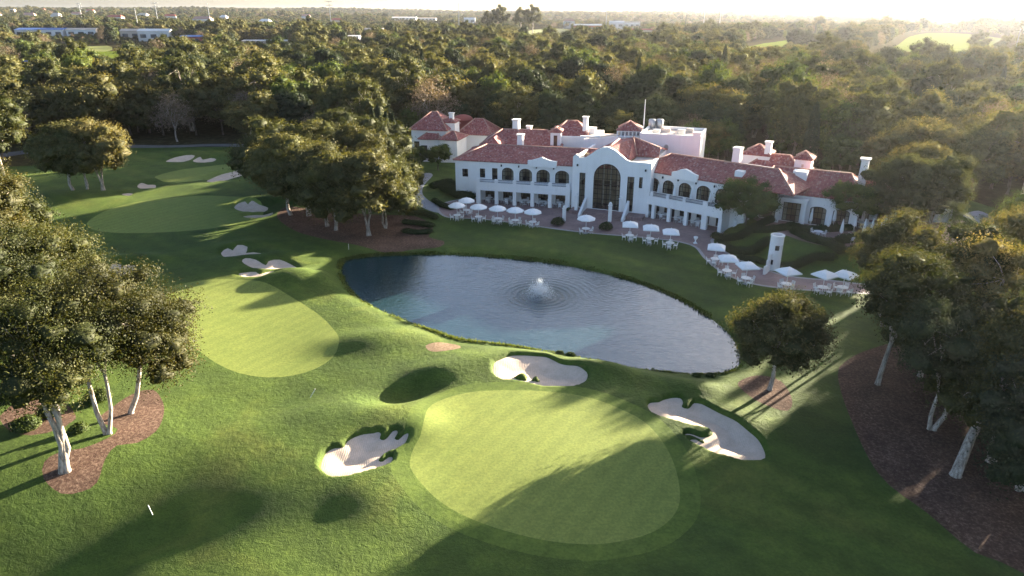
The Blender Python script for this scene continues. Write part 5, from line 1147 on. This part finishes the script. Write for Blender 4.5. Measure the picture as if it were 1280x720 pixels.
def hedge(name, pxs, r_, lab, cat='hedge', zb=0.0, group=None, dens=260, m='leaf_hedge', up=.9, leaf_s=.13):
    P = [g(px, py, zb) for px, py in pxs]
    if len(P) == 1: P = [P[0], (P[0][0] + .02, P[0][1])]
    Q = []
    for a, b_ in zip(P[:-1], P[1:]):
        k = max(1, int(math.dist(a, b_) / .7)); Q += [(a[0] + (b_[0] - a[0]) * i / k, a[1] + (b_[1] - a[1]) * i / k) for i in range(k)]
    Q.append(P[-1]); zs = height(np.array(Q)); L = sum(math.dist(a, b_) for a, b_ in zip(Q[:-1], Q[1:]))
    base = Vector((Q[0][0], Q[0][1], zs[0])); pts_ = [(x - base.x, y - base.y, z - base.z + r_ * .35) for (x, y), z in zip(Q, zs)]
    root = empty(name, base, 0, lab, cat, group); area = 2 * math.pi * r_ * (L + r_ * 1.6)
    o = link('foliage', foliage_lump(pts_, [r_ * random.uniform(.85, 1.15) for _ in pts_], int(area * dens), leaf_s, m, random.randint(0, 9999), up), root)
    b = MB()
    b.tube([(x, y, z) for x, y, z in pts_], [r_ * .7] * len(pts_), 8); link('stems', b.mesh('stems', M['leaf_hedge'], True), root)  # solid leaf-coloured core added to fill the hedge, no real stems
    return root
hd = [([(893, 297), (905, 302), (925, 303), (945, 297), (962, 290)], .75, 'clipped hedge curving below the garden tree towards the patio'), ([(898, 306), (915, 316), (940, 318), (958, 312)], .8, 'second curved hedge below the garden tree, on the turret side'),
 ([(938, 300), (958, 303), (985, 300)], .7, 'short hedge between the garden tree and the turret'), ([(925, 324), (945, 327), (955, 330)], .55, 'low hedge along the umbrella path just before the turret'),
 ([(985, 298), (1005, 303), (1030, 303), (1060, 301)], .75, 'hedge edging the patio by the turret'), ([(990, 305), (1010, 315), (1035, 322), (1050, 330)], .85, 'broad hedge running down from the patio past the turret'), ([(975, 335), (995, 335), (1015, 331), (1040, 333)], .7, 'hedge along the umbrella path past the turret'),
 ([(1045, 318), (1080, 314), (1120, 313), (1160, 315)], .9, 'long hedge below the patio walk'), ([(1060, 330), (1090, 328), (1130, 330)], .9, 'hedge below the patio walk nearest the grove'), ([(1100, 306), (1130, 306), (1170, 306)], .6, 'low hedge on the patio rim under the broad tree'), ([(1200, 300), (1225, 305)], .9, 'dark hedge beside the driveway'),
 ([(555, 238), (572, 246), (590, 250)], 1.15, 'dark shrub bank against the loggia corner'), ([(540, 236), (560, 232), (578, 238)], .95, 'shrubs against the clubhouse end wall'), ([(543, 252), (552, 258), (565, 262)], .6, 'low shrubs between the curved path and the first umbrella'), ([(515, 266), (535, 270), (544, 274)], .65, 'low hedge lying below the curved path'), ([(505, 278), (525, 281), (540, 284)], .6, 'middle low hedge on the path side of the mulch island'), ([(505, 290), (522, 292), (538, 291)], .55, 'oval low hedge at the tip of the mulch island')]
for p, r_, lab in hd: hedge('hedge', p, r_, lab, group='garden hedges')
for p, r_, lab in [([(697, 281)], .95, 'round clipped bush beside the entrance steps, loggia side'), ([(757, 287)], .95, 'round clipped bush beside the entrance steps, far side'), ([(711, 264)], .5, 'small bush in the corner of loggia and hall'), ([(1182, 290)], .8, 'round bush by the patio driveway'), ([(1040, 296)], .5, 'square potted shrub on the patio edge')]: hedge('bush', p, r_, lab, 'bush', dens=420, leaf_s=.10)
for i, (px, py) in enumerate([(697, 443), (711, 446), (868, 470), (885, 470)]): hedge('waterside_clump', [(px, py), (px + 5, py + 1)], .28, 'tuft of waterside growth on the sunlit pond bank', 'plant', -.2, 'waterside clumps', 700, 'leaf_green', .9, .10)
for px, py, h_, r_ in [(1240, 545, 1, 1.6), (1195, 500, 1, 1.4), (1270, 590, 1, 1.3), (1150, 455, 1, 1.1)]: hedge('undergrowth_shrub', [(px, py), (px + 14, py - 4)], r_, 'dark undergrowth shrub beneath the grove trees', 'shrub', 0, 'shrubs beneath the grove', 200, 'leaf_dark', 1.0, .16)
for px, py, r_ in [(118, 500, .8), (95, 545, .5), (60, 520, .9), (30, 540, .9), (5, 500, 1.1)]: hedge('undergrowth_shrub', [(px, py), (px + 10, py - 2)], r_, 'leafy shrub beneath the trees by the mulch bed', 'shrub', 0, 'shrubs by the three-trunked tree', 240, 'leaf_green', 1.0, .14)
# --- rank growth all round the water's edge
r2 = np.random.default_rng(5); k = r2.integers(0, len(pond), 26000); dn = np.sin(k * .21) * np.sin(k * .07 + 1) + .35 * np.sin(k * 1.3); k = k[r2.random(len(k)) < np.clip(.35 + .6 * dn, .06, 1)]; n_ = len(k)
base_ = pond[k] + (np.roll(pond, -1, 0)[k] - pond[k]) * r2.random(n_)[:, None] + r2.normal(0, .12, (n_, 2)); out_ = offset(pond, .3)[k] - pond[k]; base_ = base_ + out_ * r2.uniform(-.2, 1.5, n_)[:, None]
hh_ = r2.uniform(.04, .28, n_) * (1 + .5 * np.sin(k * .21)); P_ = np.column_stack([base_, np.maximum(height(base_), WATER_Z) + hh_ * .5])
tag(link('bank_grass', leaf_mesh('bank_grass', P_, np.column_stack([r2.normal(size=(n_, 2)), r2.normal(0, .35, n_)]), .22, np.clip(.5 + r2.normal(0, .2, n_), 0, 1), M['leaf_green'], .4, 5)), 'rank grass fringing the edge of the pond', 'grass', None, 'stuff')
# --- stakes and small markers
for px, py, lx, h_, lab in [(187, 626, -.22, .62, 'leaning white stake on the open rough'), (386, 492, .5, .7, 'thin pale stick lying on the rough by the round green'), (436, 312, 0, .7, 'short white post at the shaded corner of the pond')]:
    x, y = g(px, py); z = hz(x, y); st = empty('stake', (x, y, z), 0, lab, 'stake'); b = MB(); b.tube([(0, 0, -.1), (lx, .1, h_)], [.022, .022], 6); link('shaft', b.mesh('shaft', M['white']), st); b = MB(); b.lathe([(.03, 0), (.03, .04), (0, .05)], 6, (lx, .1, h_)); link('cap', b.mesh('cap', M['white']), st)
# ------------------------------------------------------------------ far buildings, masts
def far_building(px0, px1, pt, pb_, wm, rm, k):
    x0, y0 = g(px0, pb_); x1, _ = g(px1, pb_); zb = hz((x0 + x1) / 2, y0); h_ = max(3.0, at((px0 + px1) / 2, pt, y0).z - zb); w_ = x1 - x0; d_ = max(10, w_ * .35)
    nm = 'warehouse' if w_ > 30 else 'far_house'; L = {'far_white': 'white', 'beige': 'beige', 'red_flat': 'red-walled', 'blue_flat': 'blue'}
    root = empty(nm, (x0, y0, zb), 0, FLAB[k], 'building', None); b = MB(); b.box(0, w_, 0, d_, -3, h_ * .8); link('wall', b.mesh('wall', M[wm]), root)
    r_ = MB(); P = lambda s, o, z: (s, o, z); r_.raw([(-.5, -.5, h_ * .8), (w_ + .5, -.5, h_ * .8), (w_ + .5, d_ + .5, h_ * .8), (-.5, d_ + .5, h_ * .8), (-.5, d_ / 2, h_), (w_ + .5, d_ / 2, h_)], [(0, 1, 5, 4), (2, 3, 4, 5), (3, 0, 4), (1, 2, 5), (3, 2, 1, 0)]); link('roof', r_.mesh('roof', M[rm]), root)
    n = max(2, int(w_ / 9))
    for i in range(n):
        b = MB(); s = w_ * (i + .5) / n; q = w_ / n * .28; b.box(s - q, s + q, -.12, .05, h_ * .25, h_ * .55); link('window', b.mesh('window', M['far_glass']), root)
FLAB = ['long white warehouse under a blue roof by the hillside houses', 'long white hall with a beige roof next to the blue-roofed warehouse', 'beige block joined to the white hall beyond the field', 'broad white hall beyond the field', 'red-walled shed in the trees past the broad white hall', 'low blue-roofed shed in front of the broad white hall', 'long low building whose pale roof shows as a line in the wood', 'small white house alone in the middle of the wood', 'beige low building far in the wood',
 'long red-walled building past the meadow', 'tall white block next to the long red building', 'beige house with red roof before the tall white block', 'low blue shed below the tall white block', 'white far-off town building, first of a row', 'white far-off town building with beige roof', 'pale building beside the tall gum clump', 'white cottage with a blue roof among the near wood', 'beige roofed building behind the tall white block']
for k, a in enumerate(FAR_B): far_building(*a, k)
for i, (px, py) in enumerate(house_spots):
    x, y = g(px, py + 9); y = min(y, 2300); x = (px - 640) / FPX * y * 1.0; zb = hz(x, y); w_ = random.uniform(14, 30); h_ = random.uniform(3, 6)
    root = empty('hillside_house', (x, y, zb), random.uniform(-.5, .5), 'pale house among the trees on the distant rise', 'house', 'distant houses'); b = MB(); b.box(0, w_, 0, 10, -4, h_ + 6); link('wall', b.mesh('wall', M[random.choice(['far_white', 'beige', 'far_white'])]), root)
    r_ = MB(); h2 = h_ + 6; r_.raw([(-.5, -.5, h2), (w_ + .5, -.5, h2), (w_ + .5, 10.5, h2), (-.5, 10.5, h2), (3, 5, h2 + 4), (w_ - 3, 5, h2 + 4)], [(0, 1, 5, 4), (2, 3, 4, 5), (3, 0, 4), (1, 2, 5), (3, 2, 1, 0)]); link('roof', r_.mesh('roof', M[random.choice(['red_flat', 'beige', 'far_white', 'ridge'])]), root)
for i, (px, pt, Y, arms, lab) in enumerate([(168, 10, 800, 0, 'bare lattice mast behind the broad white hall'), (193, 3, 900, 2, 'mast with crossarms beyond the broad white hall'), (259, 4, 900, 0, 'slender mast above the wood past the red-walled shed'), (411, 1, 1000, 2, 'pylon with twin arms above the wood'), (573, 3, 1100, 0, 'thin mast above the far-off town'), (759, 3, 1200, 0, 'thin mast beyond the tall white block'), (858, 19, 800, 0, 'dark pole alone above the hazy wood'), (882, 5, 1500, 2, 'faint pylon on the horizon, one of a pair'), (902, 6, 1500, 2, 'faint pylon on the horizon, the shorter of a pair'), (1276, 36, 330, 0, 'pale pole rising near the far fairways'), (98, 4, 1300, 3, 'crane-like mast on the distant rise')]):
    q = at(px, pt, Y); zb = hz(q.x, Y); root = empty('mast', (q.x, Y, zb), 0, lab, 'mast'); hh = q.z - zb; w_ = max(.16, Y * .00055); b = MB(); b.tube([(0, 0, -1), (0, 0, hh)], [w_ * 1.2, w_ * .7], 6); link('shaft', b.mesh('shaft', M['metal'] if i != 6 else M['dark']), root)
    for j in range(arms): b = MB(); z = hh * (.98 - .12 * j); b.tube([(-hh * .12, 0, z), (hh * .12, 0, z)], [w_ * .6, w_ * .6], 5); link('arm', b.mesh('arm', M['metal']), root)
# tall gum clump standing above the horizon
for px, py, s, lab in [(612, 36, 2.2, 'tall gum tree above the skyline, on the town side of its clump'), (627, 35, 2.7, 'tallest gum tree of the skyline clump'), (650, 36, 2.5, 'tall gum tree of the skyline clump beside the meadow'), (664, 36, 2.7, 'tall gum tree above the skyline, outermost towards the red building')]:
    x, y = g(px, py + 2); y = min(y, 900); x = (px - 640) / FPX * y * 1.02; plant_tree('gum_tree', WOOD['gum_tree'], x, y, s * .8, px, lab, 'tree', 'skyline gum clump', None, s)
# ------------------------------------------------------------------ haze
b = MB(); b.box(-6000, 6000, -150, 6500, -24, 62)
hm = bpy.data.materials.new('haze'); hm.use_nodes = True; N = hm.node_tree.nodes; N.remove(N['Principled BSDF'])
pv = N.new('ShaderNodeVolumePrincipled'); pv.inputs['Color'].default_value = (0.90, 0.93, 1.0, 1); pv.inputs['Density'].default_value = 0.00004; pv.inputs['Anisotropy'].default_value = 0.70
hm.node_tree.links.new(pv.outputs[0], N['Material Output'].inputs['Volume'])
o = link('haze', b.mesh('haze', hm)); o['kind'] = 'stuff'; o['label'] = 'thin pale haze lying over the whole wood'; o['category'] = 'haze'
